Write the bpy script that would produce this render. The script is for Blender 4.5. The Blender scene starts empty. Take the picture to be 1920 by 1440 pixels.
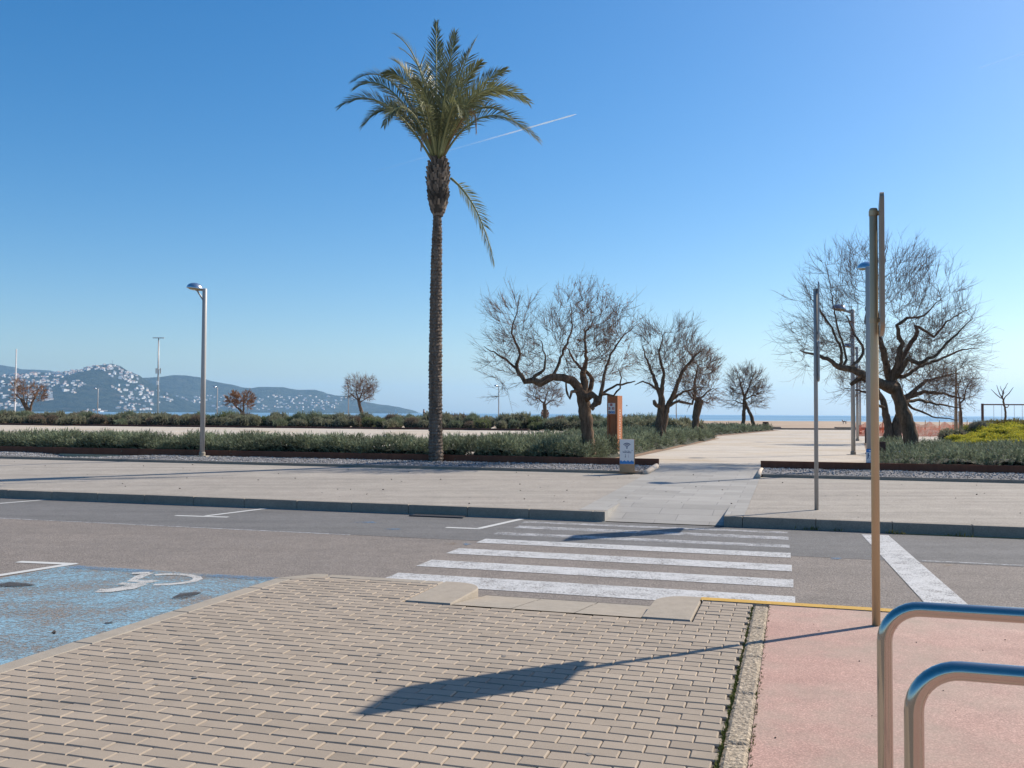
import bpy, math, random
import numpy as np
from mathutils import Vector, Matrix, noise as mnoise
R = math.radians
S = bpy.context.scene
C = S.collection
rnd = random.Random(11)

# ------------------------------------------------------------------ camera
F_PX, PITCH, ROLL, CAM_Z = 1740.0, math.atan(55.6/1740), math.atan(.0055), 1.5
_f = Vector((0, math.cos(PITCH), math.sin(PITCH)))
_u = Vector((0, -math.sin(PITCH), math.cos(PITCH)))
_r = Vector((1, 0, 0))
RX = _r*math.cos(ROLL) + _u*math.sin(ROLL)
UX = _u*math.cos(ROLL) - _r*math.sin(ROLL)
cam = bpy.data.cameras.new('camera'); cam_o = bpy.data.objects.new('camera', cam); C.objects.link(cam_o)
cam.sensor_width = 36; cam.lens = 36*F_PX/1920; cam.clip_start = .05; cam.clip_end = 60000
m = Matrix.Identity(4)
for i in range(3):
    m[i][0], m[i][1], m[i][2] = RX[i], UX[i], -_f[i]
m[0][3], m[1][3], m[2][3] = 0, 0, CAM_Z
cam_o.matrix_world = m
S.camera = cam_o
# ------------------------------------------------------------------ light
SUN_AZ, SUN_EL = 61.8, 38.9          # degrees to the right of the view, above the horizon
S.view_settings.view_transform = 'Standard'; S.view_settings.look = 'None'
S.view_settings.exposure = 0.42; S.view_settings.gamma = 1
try: S.view_settings.use_curve_mapping = False
except Exception: pass
W = bpy.data.worlds.new('World'); S.world = W; W.use_nodes = True
wn = W.node_tree; wn.nodes.clear()
sky = wn.nodes.new('ShaderNodeTexSky'); sky.sky_type = 'NISHITA'; sky.sun_disc = False
sky.sun_elevation = R(SUN_EL); sky.sun_rotation = R(SUN_AZ)
sky.altitude = 0; sky.air_density = 1.0; sky.dust_density = 0.9; sky.ozone_density = 3.5
bg = wn.nodes.new('ShaderNodeBackground'); bg.inputs['Strength'].default_value = 0.104
wo = wn.nodes.new('ShaderNodeOutputWorld')
hs = wn.nodes.new('ShaderNodeHueSaturation'); hs.inputs['Saturation'].default_value = 1.40
wn.links.new(sky.outputs[0], hs.inputs['Color']); wn.links.new(hs.outputs[0], bg.inputs[0]); wn.links.new(bg.outputs[0], wo.inputs[0])
SUN_DIR = Vector((math.sin(R(SUN_AZ))*math.cos(R(SUN_EL)), math.cos(R(SUN_AZ))*math.cos(R(SUN_EL)), math.sin(R(SUN_EL))))
sl = bpy.data.lights.new('sun', 'SUN'); sl.energy = 5.0; sl.angle = R(.53); sl.color = (1, .90, .77)
so = bpy.data.objects.new('sun', sl); C.objects.link(so)
so.rotation_euler = (-SUN_DIR).to_track_quat('-Z', 'Y').to_euler()
try:
    S.cycles.use_denoising = True; S.cycles.max_bounces = 8; S.cycles.transparent_max_bounces = 24
    S.cycles.volume_bounces = 2; S.cycles.sample_clamp_indirect = 8
except Exception: pass

# ------------------------------------------------------------------ placing: photograph pixel (1920x1440) to a point of the place
def ray(x, y):
    d = _f*F_PX + RX*(x-960) + UX*(720-y)
    return d/d.y
def P(x, y, z):                      # on the level z
    d = ray(x, y); t = (z-CAM_Z)/d.z
    return Vector((d.x*t, t, z))
def PZ(x, y, Z):                     # at the distance Z in front of the camera
    d = ray(x, y)
    return Vector((d.x*Z, Z, CAM_Z + d.z*Z))
TH = R(16.93); CT, ST = math.cos(TH), math.sin(TH)
def UV(u, v, z=0.0):                 # u along the road (to the right), v across it (away)
    return Vector((u*CT+v*ST, -u*ST+v*CT, z))
def _yh(x): return 775.6+(x-960)*.0055           # the sea horizon's row in a column
def uv_of(p): return p.x*CT-p.y*ST, p.x*ST+p.y*CT
ZR, ZK, ZG, ZP = -.11, .04, .27, .25          # road, far kerb top, gravel, park ground
def zf(v): return ZK + .02*(v-13.8)           # far pavement falls 2 % towards the road
def at_ground(x, Z, z):              # pixel column x at distance Z, on level z
    d = ray(x, 776); return Vector((d.x*Z, Z, z))

# ------------------------------------------------------------------ mesh helpers
class MB:
    def __init__(s): s.v = []; s.f = []; s.t = []
    def vert(s, p, t=1.0): s.v.append((p[0], p[1], p[2])); s.t.append(t); return len(s.v)-1
    def face(s, pts, t=1.0):
        s.f.append([s.vert(p, t) for p in pts])
    def box(s, lo, hi, t=1.0, M=None):
        x0, y0, z0 = lo; x1, y1, z1 = hi
        c = [(x0,y0,z0),(x1,y0,z0),(x1,y1,z0),(x0,y1,z0),(x0,y0,z1),(x1,y0,z1),(x1,y1,z1),(x0,y1,z1)]
        if M: c = [M(p) for p in c]
        b = len(s.v)
        for p in c: s.vert(p, t)
        for q in ((0,3,2,1),(4,5,6,7),(0,1,5,4),(1,2,6,5),(2,3,7,6),(3,0,4,7)): s.f.append([b+i for i in q])
    def bevel_box(s, lo, hi, b, t=1.0, M=None, bottom=True):   # box with chamfered top edges
        x0, y0, z0 = lo; x1, y1, z1 = hi
        rings = [[(x0,y0,z0),(x1,y0,z0),(x1,y1,z0),(x0,y1,z0)],
                 [(x0,y0,z1-b),(x1,y0,z1-b),(x1,y1,z1-b),(x0,y1,z1-b)],
                 [(x0+b,y0+b,z1),(x1-b,y0+b,z1),(x1-b,y1-b,z1),(x0+b,y1-b,z1)]]
        base = len(s.v)
        for rg in rings:
            for p in rg: s.vert(M(p) if M else p, t)
        for k in range(2):
            for i in range(4):
                j = (i+1) % 4
                s.f.append([base+k*4+i, base+k*4+j, base+k*4+4+j, base+k*4+4+i])
        s.f.append([base+8, base+9, base+10, base+11])
        if bottom: s.f.append([base+3, base+2, base+1, base])
    def tube(s, pts, rad, n=6, t=1.0, caps=True):
        pts = [Vector(p) for p in pts]; k = len(pts)
        if not hasattr(rad, '__len__'): rad = [rad]*k
        base = len(s.v); ref = None
        for i in range(k):
            d = (pts[min(i+1, k-1)]-pts[max(i-1, 0)])
            if d.length < 1e-9: d = Vector((0, 0, 1))
            d.normalize()
            if ref is None:
                ref = d.orthogonal().normalized()
            a = ref - d*ref.dot(d)
            if a.length < 1e-6: a = d.orthogonal()
            a.normalize(); ref = a; bb = d.cross(a)
            for j in range(n):
                an = 2*math.pi*j/n
                s.vert(pts[i] + (a*math.cos(an)+bb*math.sin(an))*rad[i], t)
        for i in range(k-1):
            for j in range(n):
                j2 = (j+1) % n
                s.f.append([base+i*n+j, base+i*n+j2, base+(i+1)*n+j2, base+(i+1)*n+j])
        if caps:
            s.f.append([base+j for j in range(n)][::-1]); s.f.append([base+(k-1)*n+j for j in range(n)])
    def lathe(s, prof, n=24, t=1.0, M=None, caps=True):      # prof: (r, z)
        base = len(s.v)
        for r, z in prof:
            for j in range(n):
                a = 2*math.pi*j/n; p = (r*math.cos(a), r*math.sin(a), z)
                s.vert(M(p) if M else p, t)
        k = len(prof)
        for i in range(k-1):
            for j in range(n):
                j2 = (j+1) % n
                s.f.append([base+i*n+j, base+i*n+j2, base+(i+1)*n+j2, base+(i+1)*n+j])
        if caps:
            s.f.append([base+j for j in range(n)][::-1]); s.f.append([base+(k-1)*n+j for j in range(n)])
    def prism(s, poly, z0, z1, t=1.0, M=None):                # poly: xy outline, counter-clockwise
        n = len(poly); base = len(s.v)
        for z in (z0, z1):
            for p in poly: s.vert(M((p[0], p[1], z)) if M else (p[0], p[1], z), t)
        s.f.append([base+i for i in range(n)][::-1]); s.f.append([base+n+i for i in range(n)])
        for i in range(n):
            j = (i+1) % n; s.f.append([base+i, base+j, base+n+j, base+n+i])
    def build(s, name, mat, parent=None, smooth=False, origin=None):
        me = bpy.data.meshes.new(name)
        o = bpy.data.objects.new(name, me); C.objects.link(o)
        off = Vector((0, 0, 0))
        if parent is not None:
            o.parent = parent; off = wloc(parent)
        if origin is not None:
            o.location = Vector(origin)-off; off = Vector(origin)
        if off.length > 0: vs = [(v[0]-off.x, v[1]-off.y, v[2]-off.z) for v in s.v]
        else: vs = s.v
        me.from_pydata(vs, [], s.f)
        a = me.attributes.new('tint', 'FLOAT', 'POINT'); a.data.foreach_set('value', s.t)
        if smooth: me.polygons.foreach_set('use_smooth', [True]*len(me.polygons))
        me.materials.append(mat); me.update()
        return o
def wloc(o):
    p = Vector(o.location)
    while o.parent: o = o.parent; p += Vector(o.location)
    return p
def tag(o, label=None, cat=None, group=None, kind=None):
    if label: o['label'] = label
    if cat: o['category'] = cat
    if group: o['group'] = group
    if kind: o['kind'] = kind
    return o
def empty(name, loc, label, cat, group=None):
    o = bpy.data.objects.new(name, None); C.objects.link(o); o.location = loc; o.empty_display_size = .1
    return tag(o, label, cat, group)
def copy_tree(o, parent=None):
    c = o.copy(); C.objects.link(c)
    if parent is not None: c.parent = parent
    for ch in list(o.children): copy_tree(ch, c)
    return c
def struct(o): o['kind'] = 'structure'; return o

# ------------------------------------------------------------------ materials
def hexc(c): return (c[0], c[1], c[2], 1)
class NT:
    def __init__(s, name):
        s.m = bpy.data.materials.new(name); s.m.use_nodes = True
        s.nt = s.m.node_tree; s.N = s.nt.nodes; s.L = s.nt.links
        s.bsdf = s.N['Principled BSDF']; s.out = s.N['Material Output']
        s._co = None
    def add(s, t, **k):
        n = s.N.new(t)
        for a, b in k.items(): setattr(n, a, b)
        return n
    def co(s):
        if s._co is None: s._co = s.add('ShaderNodeTexCoord')
        return s._co.outputs['Object']
    def link(s, a, b): s.L.new(a, b)
    def noise(s, scale, detail=3, rough=.55, stretch=None, rot=0):
        n = s.add('ShaderNodeTexNoise'); n.inputs['Scale'].default_value = scale
        n.inputs['Detail'].default_value = detail; n.inputs['Roughness'].default_value = rough
        v = s.co()
        if stretch:
            mp = s.add('ShaderNodeMapping'); mp.inputs['Scale'].default_value = stretch
            mp.inputs['Rotation'].default_value = (0, 0, rot)
            s.link(v, mp.inputs['Vector']); v = mp.outputs[0]
        s.link(v, n.inputs['Vector']); return n.outputs['Fac']
    def voro(s, scale, feature='F1', out='Color'):
        n = s.add('ShaderNodeTexVoronoi', feature=feature); n.inputs['Scale'].default_value = scale
        s.link(s.co(), n.inputs['Vector']); return n.outputs[out]
    def ramp(s, fac, stops):
        n = s.add('ShaderNodeValToRGB'); e = n.color_ramp.elements
        while len(e) < len(stops): e.new(.5)
        for i, (p, c) in enumerate(stops):
            e[i].position = p; e[i].color = hexc(c) if hasattr(c, '__len__') else (c, c, c, 1)
        s.link(fac, n.inputs[0]); return n.outputs[0]
    def mix(s, a, b, fac, mode='MIX'):
        n = s.add('ShaderNodeMix', data_type='RGBA', blend_type=mode)
        for sock, val in ((n.inputs[0], fac), (n.inputs[6], a), (n.inputs[7], b)):
            if hasattr(val, 'links'): s.link(val, sock)
            elif hasattr(val, '__len__'): sock.default_value = hexc(val)
            else: sock.default_value = val
        return n.outputs[2]
    def math(s, op, a, b=0.0):
        n = s.add('ShaderNodeMath', operation=op)
        for sock, val in ((n.inputs[0], a), (n.inputs[1], b)):
            if hasattr(val, 'links'): s.link(val, sock)
            else: sock.default_value = val
        return n.outputs[0]
    def tint(s):
        n = s.add('ShaderNodeAttribute'); n.attribute_name = 'tint'; return n.outputs['Fac']
    def bump(s, h, strength=.3, dist=.01):
        n = s.add('ShaderNodeBump'); n.inputs['Strength'].default_value = strength; n.inputs['Distance'].default_value = dist
        s.link(h, n.inputs['Height']); s.link(n.outputs[0], s.bsdf.inputs['Normal'])
    def fin(s, col, rough=.8, metal=0, spec=None):
        b = s.bsdf.inputs
        if hasattr(col, 'links'): s.link(col, b['Base Color'])
        else: b['Base Color'].default_value = hexc(col)
        if hasattr(rough, 'links'): s.link(rough, b['Roughness'])
        else: b['Roughness'].default_value = rough
        b['Metallic'].default_value = metal
        if spec is not None: b['Specular IOR Level'].default_value = spec
        return s.m
def plain(name, col, rough=.7, metal=0, var=.15, scale=12, bump=0, tinted=False, spec=None):
    k = NT(name)
    c = k.mix(tuple(x*(1-var) for x in col), tuple(min(1, x*(1+var)) for x in col), k.noise(scale, 4))
    if tinted:
        c = k.mix(c, k.tint(), 1.0, 'MULTIPLY')
    if bump: k.bump(k.noise(scale*6, 4), bump)
    return k.fin(c, rough, metal, spec)
def speckled(name, c1, c2, dark, fine=180, mid=3, bump=.35, rough=.9, patch=.5, dist=.004, stain=None, streak=0, sscale=.8):
    """granular ground: two tones in large patches, fine grains, dark pores"""
    k = NT(name)
    c = k.mix(c1, c2, k.ramp(k.noise(mid*.35, 5, .6), [(.3, 0), (.7, 1)]))
    c = k.mix(c, k.ramp(k.noise(fine, 3, .7), [(.25, dark), (.5, .5), (.72, .98)]), patch, 'OVERLAY')
    c = k.mix(c, k.ramp(k.noise(mid*3, 5, .65), [(.25, .38), (.55, .52), (.8, .6)]), .55, 'OVERLAY')
    if stain: c = k.mix(c, stain, k.ramp(k.noise(sscale, 6, .68), [(.47, 0), (.68, .8)]))
    if streak: c = k.mix(c, k.ramp(k.noise(.9, 5, .65, (.16, 2.6, 1), TH), [(.25, .5-streak), (.5, .5), (.75, .5+streak)]), .8, 'OVERLAY')
    k.bump(k.noise(fine*.8, 3, .7), bump, dist)
    return k.fin(c, rough, 0, .3)
def leafmat(name, c1, c2, rough=.55, trans=.25, dry=None, spec=.15):
    k = NT(name)
    c = k.mix(c1, c2, k.noise(3.5, 3))
    if dry: c = k.mix(c, dry, k.ramp(k.noise(1.3, 4), [(.52, 0), (.66, .75)]))
    c = k.mix(c, k.tint(), 1.0, 'MULTIPLY')
    k.fin(c, rough, 0, spec)
    tr = k.add('ShaderNodeBsdfTranslucent'); k.link(c, tr.inputs[0])
    mx = k.add('ShaderNodeMixShader'); mx.inputs[0].default_value = trans
    k.link(k.bsdf.outputs[0], mx.inputs[1]); k.link(tr.outputs[0], mx.inputs[2]); k.link(mx.outputs[0], k.out.inputs[0])
    return k.m
def paint(name, col, wear=.35, scale=9, soft=.12, rough=.7, fine=.45, fscale=70):
    """road paint worn through in patches: where it is gone the asphalt below shows"""
    k = NT(name)
    c = k.mix(tuple(x*.86 for x in col), col, k.noise(6, 4)); c = k.mix(c, k.ramp(k.noise(160, 2), [(.3, .40), (.6, .53)]), .5, 'OVERLAY')
    k.fin(c, rough, 0, .3)
    n = k.math('ADD', k.math('MULTIPLY', k.noise(scale, 6, .7), 1-fine), k.math('MULTIPLY', k.noise(fscale, 3, .75), fine))
    a = k.ramp(n, [(max(0, wear-soft), 0), (wear+soft, 1)])
    k.link(a, k.bsdf.inputs['Alpha'])
    return k.m

M = {}
M['asphalt'] = speckled('asphalt', (0.203, 0.176, 0.153), (0.179, 0.158, 0.140), .02, 75, 1.6, .7, patch=.95, dist=.006, streak=.07)
M['asphalt_dark'] = speckled('asphalt_dark', (0.126, 0.123, 0.118), (0.141, 0.137, 0.133), .12, 80, 1.6, .5, patch=.8, streak=.10)
M['pave_far'] = speckled('pave_far', (0.284, 0.254, 0.218), (0.308, 0.280, 0.240), .2, 60, .8, .35, patch=.65, streak=.13)
M['mortar'] = speckled('mortar', (0.160, 0.140, 0.120), (0.192, 0.168, 0.144), .2, 120, 4, .2)
M['concrete'] = speckled('concrete', (0.320, 0.276, 0.220), (0.288, 0.256, 0.210), .32, 160, 3, .25, patch=.3)
M['granite'] = speckled('granite', (.275, .24, .195), (.235, .205, .168), .2, 110, 3, .2, patch=.6)
M['strip'] = speckled('strip', (0.352, 0.288, 0.208), (0.272, 0.228, 0.176), .0, 50, 5, 1.0, patch=.95, dist=.014)
M['pink'] = speckled('pink', (0.368, 0.220, 0.180), (0.416, 0.296, 0.244), .22, 110, 1.3, .5, patch=.65, stain=(.31, .255, .20), sscale=.9)
M['tan'] = speckled('tan', (0.418, 0.368, 0.301), (0.468, 0.422, 0.359), .3, 50, .35, .4, patch=.55, streak=.15, stain=(.40, .31, .20), sscale=.22)
def beach_mat():
    k = NT('beach_sand')
    c = k.mix((.36, .27, .19), (.45, .35, .26), k.ramp(k.noise(.06, 6, .65), [(.35, 0), (.65, 1)]))
    c = k.mix(c, (.25, .19, .14), k.ramp(k.noise(.55, 5, .7, (1, 4, 1)), [(.55, 0), (.7, .6)]))
    k.bump(k.noise(1.5, 5, .7), .6, .08); return k.fin(c, .95, 0, .2)
M['beach'] = beach_mat()
def brick_mat():
    k = NT('brick_pavers')
    c = k.mix((.305, .250, .192), (.33, .276, .215), k.noise(1.1, 5, .6))
    c = k.mix(c, k.tint(), 1.0, 'MULTIPLY')
    c = k.mix(c, k.ramp(k.noise(190, 3, .7), [(.25, .36), (.5, .5), (.75, .60)]), .5, 'OVERLAY')
    c = k.mix(c, k.ramp(k.noise(1.6, 6, .72), [(.2, .37), (.5, .5), (.8, .57)]), .7, 'OVERLAY')
    c = k.mix(c, (.215, .19, .165), k.ramp(k.noise(.75, 6, .7), [(.54, 0), (.72, .3)]))
    k.bump(k.noise(150, 3, .7), .25, .003); return k.fin(c, .85, 0, .3)
M['brick'] = brick_mat()
def slab_mat():
    k = NT('grey_slabs')
    mp = k.add('ShaderNodeMapping'); mp.inputs['Rotation'].default_value = (0, 0, TH); mp.inputs['Location'].default_value = (.1, .05, 0)
    k.link(k.co(), mp.inputs['Vector'])
    br = k.add('ShaderNodeTexBrick'); k.link(mp.outputs[0], br.inputs['Vector'])
    br.offset = .37; br.inputs['Scale'].default_value = 1
    br.inputs['Brick Width'].default_value = .8; br.inputs['Row Height'].default_value = .4
    br.inputs['Mortar Size'].default_value = .006; br.inputs['Mortar Smooth'].default_value = .1
    br.inputs['Bias'].default_value = 0
    br.inputs['Color1'].default_value = (.285, .272, .245, 1); br.inputs['Color2'].default_value = (.345, .33, .30, 1); br.inputs['Mortar'].default_value = (.21, .20, .19, 1)
    c = k.mix(br.outputs[0], k.ramp(k.noise(140, 3), [(.25, .36), (.7, .6)]), .5, 'OVERLAY')
    c = k.mix(c, k.ramp(k.noise(1.5, 5, .7), [(.2, .38), (.8, .58)]), .6, 'OVERLAY')
    k.bump(br.outputs['Fac'], .3, -.004); return k.fin(c, .75, 0, .35)
M['slab'] = slab_mat()
M['white_paint'] = paint('white_paint', (0.534, 0.534, 0.524), .44, 5, .06, .7, .66)
M['worn_paint'] = paint('worn_paint', (0.450, 0.450, 0.450), .475, 5, .10, .7, .5)
M['line_paint'] = paint('line_paint', (0.550, 0.550, 0.525), .33, 5, .08, .7, .6)
M['blue_paint'] = paint('blue_paint', (.27, .46, .57), .525, 1.8, .09, .8, .60, 42)
M['yellow_paint'] = paint('yellow_paint', (0.541, 0.328, 0.061), .36, 9, .1, .7, .6)
M['patch_tar'] = paint('patch_tar', (.065, .062, .062), .46, 7, .08, .9, .6)
M['orange_mark'] = paint('orange_mark', (.40, .29, .17), .57, 9, .1, .8, .5); M['blue_mark'] = paint('blue_mark', (.14, .24, .36), .52, 6, .09, .8, .55)
def corten(name, a, b, tinted=False):
    k = NT(name)
    c = k.mix(a, b, k.ramp(k.noise(5, 6, .7, (1, 1, .35)), [(.3, 0), (.7, 1)]))
    c = k.mix(c, k.ramp(k.noise(70, 3), [(.3, .38), (.7, .6)]), .5, 'OVERLAY')
    k.bump(k.noise(90, 3), .15, .003); return k.fin(c, .75, 0, .3)
M['corten'] = corten('rusted_steel', (.13, .045, .025), (.20, .075, .04))
M['corten_totem'] = corten('rust_panels', (.36, .135, .06), (.44, .18, .085))
M['corten_dark'] = corten('dark_rust', (.09, .04, .03), (.12, .055, .04))
M['galv'] = plain('galvanised_steel', (.38, .37, .36), .5, .45, .12, 9)
M['lamp_pole'] = plain('lamp_pole_metal', (.42, .40, .375), .5, .15, .08, 4)
M['sign_pole'] = plain('weathered_sign_metal', (.54, .41, .245), .45, .4, .12, 5)
M['sign_back'] = plain('sign_back_metal', (.34, .27, .19), .55, .25, .12, 8)
M['chrome'] = plain('brushed_stainless', (.50, .455, .40), .13, 1, .06, 15)
M['dome'] = plain('polished_dome', (.62, .64, .66), .22, .9, .05, 5)
M['glass_warm'] = plain('lamp_glass', (.45, .36, .2), .3, 0, .1, 10)
M['wood'] = plain('sign_wood', (.42, .26, .14), .7, 0, .25, 14)
M['white_panel'] = plain('white_panel', (.76, .74, .72), .4, 0, .03, 5)
M['navy'] = plain('navy_print', (.03, .06, .14), .5, 0, .05); M['blue_print'] = plain('blue_print', (.03, .20, .50), .5, 0, .25, 25)
M['red_print'] = plain('red_print', (.40, .05, .05), .5, 0, .1); M['grey_print'] = plain('grey_print', (.45, .42, .46), .5, 0, .05)
M['pale_conc'] = speckled('pale_plinth', (.58, .48, .38), (.52, .44, .36), .35, 80, 2, .2, patch=.3)
# ================================================================== ground
def sheet(name, pts, mat, parent=None):
    mb = MB(); mb.face(pts); return mb.build(name, mat, parent)
def quad_uv(u0, u1, v0, v1, z): return [UV(u0, v0, z), UV(u1, v0, z), UV(u1, v1, z), UV(u0, v1, z)]

VC = 22.4                                             # line of the rusted steel edging
# the land: one wide sheet under road and pavements, the park level beyond the steel edging, the beach falling into the sea
mb = MB()
mb.face([(-3000, -3000, -.24), (3000, -3000, -.24), UV(2500, 22.36, -.24), UV(-2500, 22.36, -.24)])
struct(mb.build('ground', M['mortar']))
mb = MB()
mb.face([UV(-205, 22.42, ZP), UV(400, 22.42, ZP), (600, 82, ZP), (-190, 82, ZP)])
mb.face([UV(-205, 22.42, -.3), UV(400, 22.42, -.3), UV(400, 22.42, ZP), UV(-205, 22.42, ZP)])
struct(mb.build('park_ground', M['tan']))
def beach_z(x, y):
    z = ZP + .30*max(0, min(1, (y-84)/45))
    if y > 148: z -= (y-148)*.040
    n = mnoise.noise(Vector((x*.11, y*.13, 0)))*.07 + mnoise.noise(Vector((x*.4, y*.45, 3)))*.05
    return z + n*max(0, min(1, (y-83)/10))
mb = MB(); nx, ny = 150, 62; ids = {}
ys = [81.2+i*2.0 for i in range(56)]+[200, 230, 260]
for j, y in enumerate(ys):
    for i in range(nx+1):
        x = -300+600*i/nx; ids[i, j] = mb.vert((x, y, beach_z(x, y) if j else ZP-.05))
for j in range(len(ys)-1):
    for i in range(nx): mb.f.append([ids[i, j], ids[i+1, j], ids[i+1, j+1], ids[i, j+1]])
struct(mb.build('beach', M['beach'], None, True))
# sea
def sea_mat():
    k = NT('sea_water')
    sx = k.add('ShaderNodeSeparateXYZ'); k.link(k.co(), sx.inputs[0])
    dist = k.math('MULTIPLY', k.math('SUBTRACT', sx.outputs['Y'], 150), .0015)
    c = k.ramp(dist, [(0, (.40, .47, .50)), (.12, (.22, .36, .44)), (.55, (.10, .22, .32)), (1, (.09, .20, .30))])
    band = k.ramp(k.noise(.02, 4, .6, (.12, 1, 1)), [(.45, 0), (.7, .6)])
    c = k.mix(c, (.42, .58, .70), band)
    k.bump(k.noise(.5, 5, .6, (.4, 1, 1)), .5, .25)
    return k.fin(c, .45, 0, .25)
mb = MB(); mb.face([(-13500, 140, -.95), (13500, 140, -.95), (13500, 13500, -.95), (-13500, 13500, -.95)])
struct(mb.build('sea', sea_mat()))

# road -----------------------------------------------------------------
road = struct(sheet('road', quad_uv(-90, 90, -12, 13.75, ZR), M['asphalt']))
sheet('parking_lane', quad_uv(-90, 90, 11.15, 13.735, ZR+.002), M['asphalt_dark'], road)
sheet('lane_line', quad_uv(-13.2, -5.6, 11.10, 11.16, ZR+.004), M['worn_paint'], road)
sheet('lane_line', quad_uv(1.35, 14, 11.22, 11.28, ZR+.004), M['worn_paint'], road)
sheet('gutter_line', quad_uv(-90, -2.7, 13.70, 13.733, ZR+.004), M['line_paint'], road)
sheet('gutter_line', quad_uv(1.3, 60, 13.66, 13.715, ZR+.004), M['yellow_paint'], road)
zl = ZR+.0042
for i, (v0, v1) in enumerate(((8.10, 8.66), (9.10, 9.54), (10.03, 10.46), (10.98, 11.36), (11.80, 12.06), (12.55, 12.85), (13.2, 13.4))):
    o = sheet('crosswalk_stripe', quad_uv(-3.82+.05*math.sin(i*3), .0-.04*i*.4, v0, v1, zl), M['white_paint'] if i < 4 else M['worn_paint'], road)
    if i >= 4: o['label'] = 'faded white crosswalk stripe'
for r_ in ((8.0, 13.5),):
    sheet('stop_line', [UV(1.10, 7.85, zl+.002), UV(1.45, 7.85, zl+.002), UV(1.2, 13.45, zl+.002), UV(.86, 13.45, zl+.002)], M['white_paint'], road)
def strip_px(name, a, b, w, mat, z=zl, parent=road):     # painted bar between two pixels on the road
    p, q = P(a[0], a[1], z), P(b[0], b[1], z); d = (q-p).normalized(); n = Vector((-d.y, d.x, 0))*w/2
    return sheet(name, [p-n, q-n, q+n, p+n], mat, parent)
Ln = M['line_paint']
strip_px('bay_mark', (329, 966.5), (428, 969.5), .10, Ln); strip_px('bay_mark', (386, 967.2), (505, 952.5), .10, Ln, zl+.002)
strip_px('bay_mark', (836, 988.8), (902, 991.3), .10, Ln); strip_px('bay_mark', (898, 990.8), (980, 972.5), .10, Ln, zl+.002)
strip_px('bay_mark', (-40, 947), (88, 936.5), .10, Ln)
strip_px('bay_mark', (34, 1053), (142, 1057.5), .11, Ln); strip_px('bay_mark', (140, 1056.5), (-120, 1097), .11, Ln, zl+.002)
# blue disabled bay with its worn wheelchair mark
zb = ZR+.003
def poly_px(name, pts, z, mat, parent=road): return sheet(name, [P(x, y, z) for x, y in pts][::-1], mat, parent)
poly_px('blue_bay', [(130, 1060), (300, 1070), (430, 1079), (530, 1086), (560, 1092), (420, 1140), (200, 1210), (-60, 1300), (-900, 1300), (-700, 1150), (-200, 1100), (0, 1084)], zb, M['blue_paint'])
strip_px('bay_edge_paint', (132, 1062), (285, 1071.5), .16, M['blue_mark'], zb+.003); strip_px('bay_edge_paint', (375, 1077.5), (528, 1086), .16, M['blue_mark'], zb+.003)
M['mark_paint'] = paint('mark_paint', (.52, .51, .48), .44, 5, .07, .7, .6)
zs = ZR+.0055
def arc_px(pts, w, name='wheelchair_mark'):
    mb = MB(); W_ = [P(x, y, zs) for x, y in pts]
    L_, R_ = [], []
    for i, p in enumerate(W_):
        d = (W_[min(i+1, len(W_)-1)]-W_[max(0, i-1)]).normalized(); n = Vector((-d.y, d.x, 0))*w/2
        L_.append(p+n); R_.append(p-n)
    for i in range(len(W_)-1): mb.face([R_[i], R_[i+1], L_[i+1], L_[i]])
    return mb
mb = MB()
for q in (arc_px([(290, 1078), (310, 1076.5), (335, 1076.5), (355, 1078.5), (368, 1081.5), (371, 1085.5), (362, 1089.5), (342, 1093), (315, 1095.5), (288, 1096)], .09),
          arc_px([(280, 1074), (262, 1081), (247, 1089.5), (286, 1090)], .10), arc_px([(247, 1075.5), (280, 1074.2)], .11),
          arc_px([(222, 1094.5), (256, 1095.5), (292, 1088.5)], .12), arc_px([(262, 1095), (238, 1103), (205, 1107.5), (182, 1108)], .17)):
    b = len(mb.v); dzw = .0006*(b % 7); mb.v += [(v_[0], v_[1], v_[2]+dzw) for v_ in q.v]; mb.t += q.t; mb.f += [[i+b for i in f] for f in q.f]
mb.build('wheelchair_mark', M['mark_paint'], road)
zt = ZR+.0095
poly_px('tar_patch', [(322, 1121), (338, 1112), (366, 1109.5), (379, 1110.5), (360, 1118), (342, 1122)], zt, M['patch_tar'])
poly_px('tar_patch', [(-10, 1095), (18, 1090.5), (50, 1093), (68, 1096), (48, 1099), (-10, 1099)], zt, M['patch_tar'])
poly_px('tar_patch', [(196, 1167), (209, 1165), (213, 1167), (200, 1169.5)], zt, M['patch_tar'])
for (x, y, w, h, k_) in ((848, 1019, 14, 3, 'orange_mark'), (875, 1020, 11, 2.6, 'blue_mark'), (1566, 1047, 14, 3, 'blue_mark'), (1774, 1060, 12, 3, 'orange_mark'),
                         (160, 936, 42, 3, 'blue_mark'), (690, 979, 26, 3, 'blue_mark'), (740, 992, 20, 2, 'blue_mark'), (50, 1159, 12, 3, 'orange_mark')):
    poly_px('survey_mark', [(x+.7*w*math.cos(a)*(1+.5*math.sin(3*a+x)), y+.6*h*math.sin(a)*(1+.4*math.sin(4*a+y))) for a in [i*math.pi/6 for i in range(12)]][::-1], ZR+.0055, M[k_])
M['dark_iron'] = plain('dark_iron', (.06, .06, .065), .6, .3)
def grate():
    mb = MB(); k = 26
    a = UV(0, 0, 0)
    u0 = uv_of(P(790, 963, ZR))[0]; u1 = u0+.85
    for i in range(k):
        u = u0+(u1-u0)*i/k
        mb.box((u, 13.44, ZR+.01), (u+.018, 13.68, ZR+.02), 1, lambda p: UV(*p))
    mb.box((u0-.02, 13.42, ZR+.004), (u1+.02, 13.44, ZR+.022), 1, lambda p: UV(*p))
    mb.build('drain_grate', M['dark_iron'], road)
grate()

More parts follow.
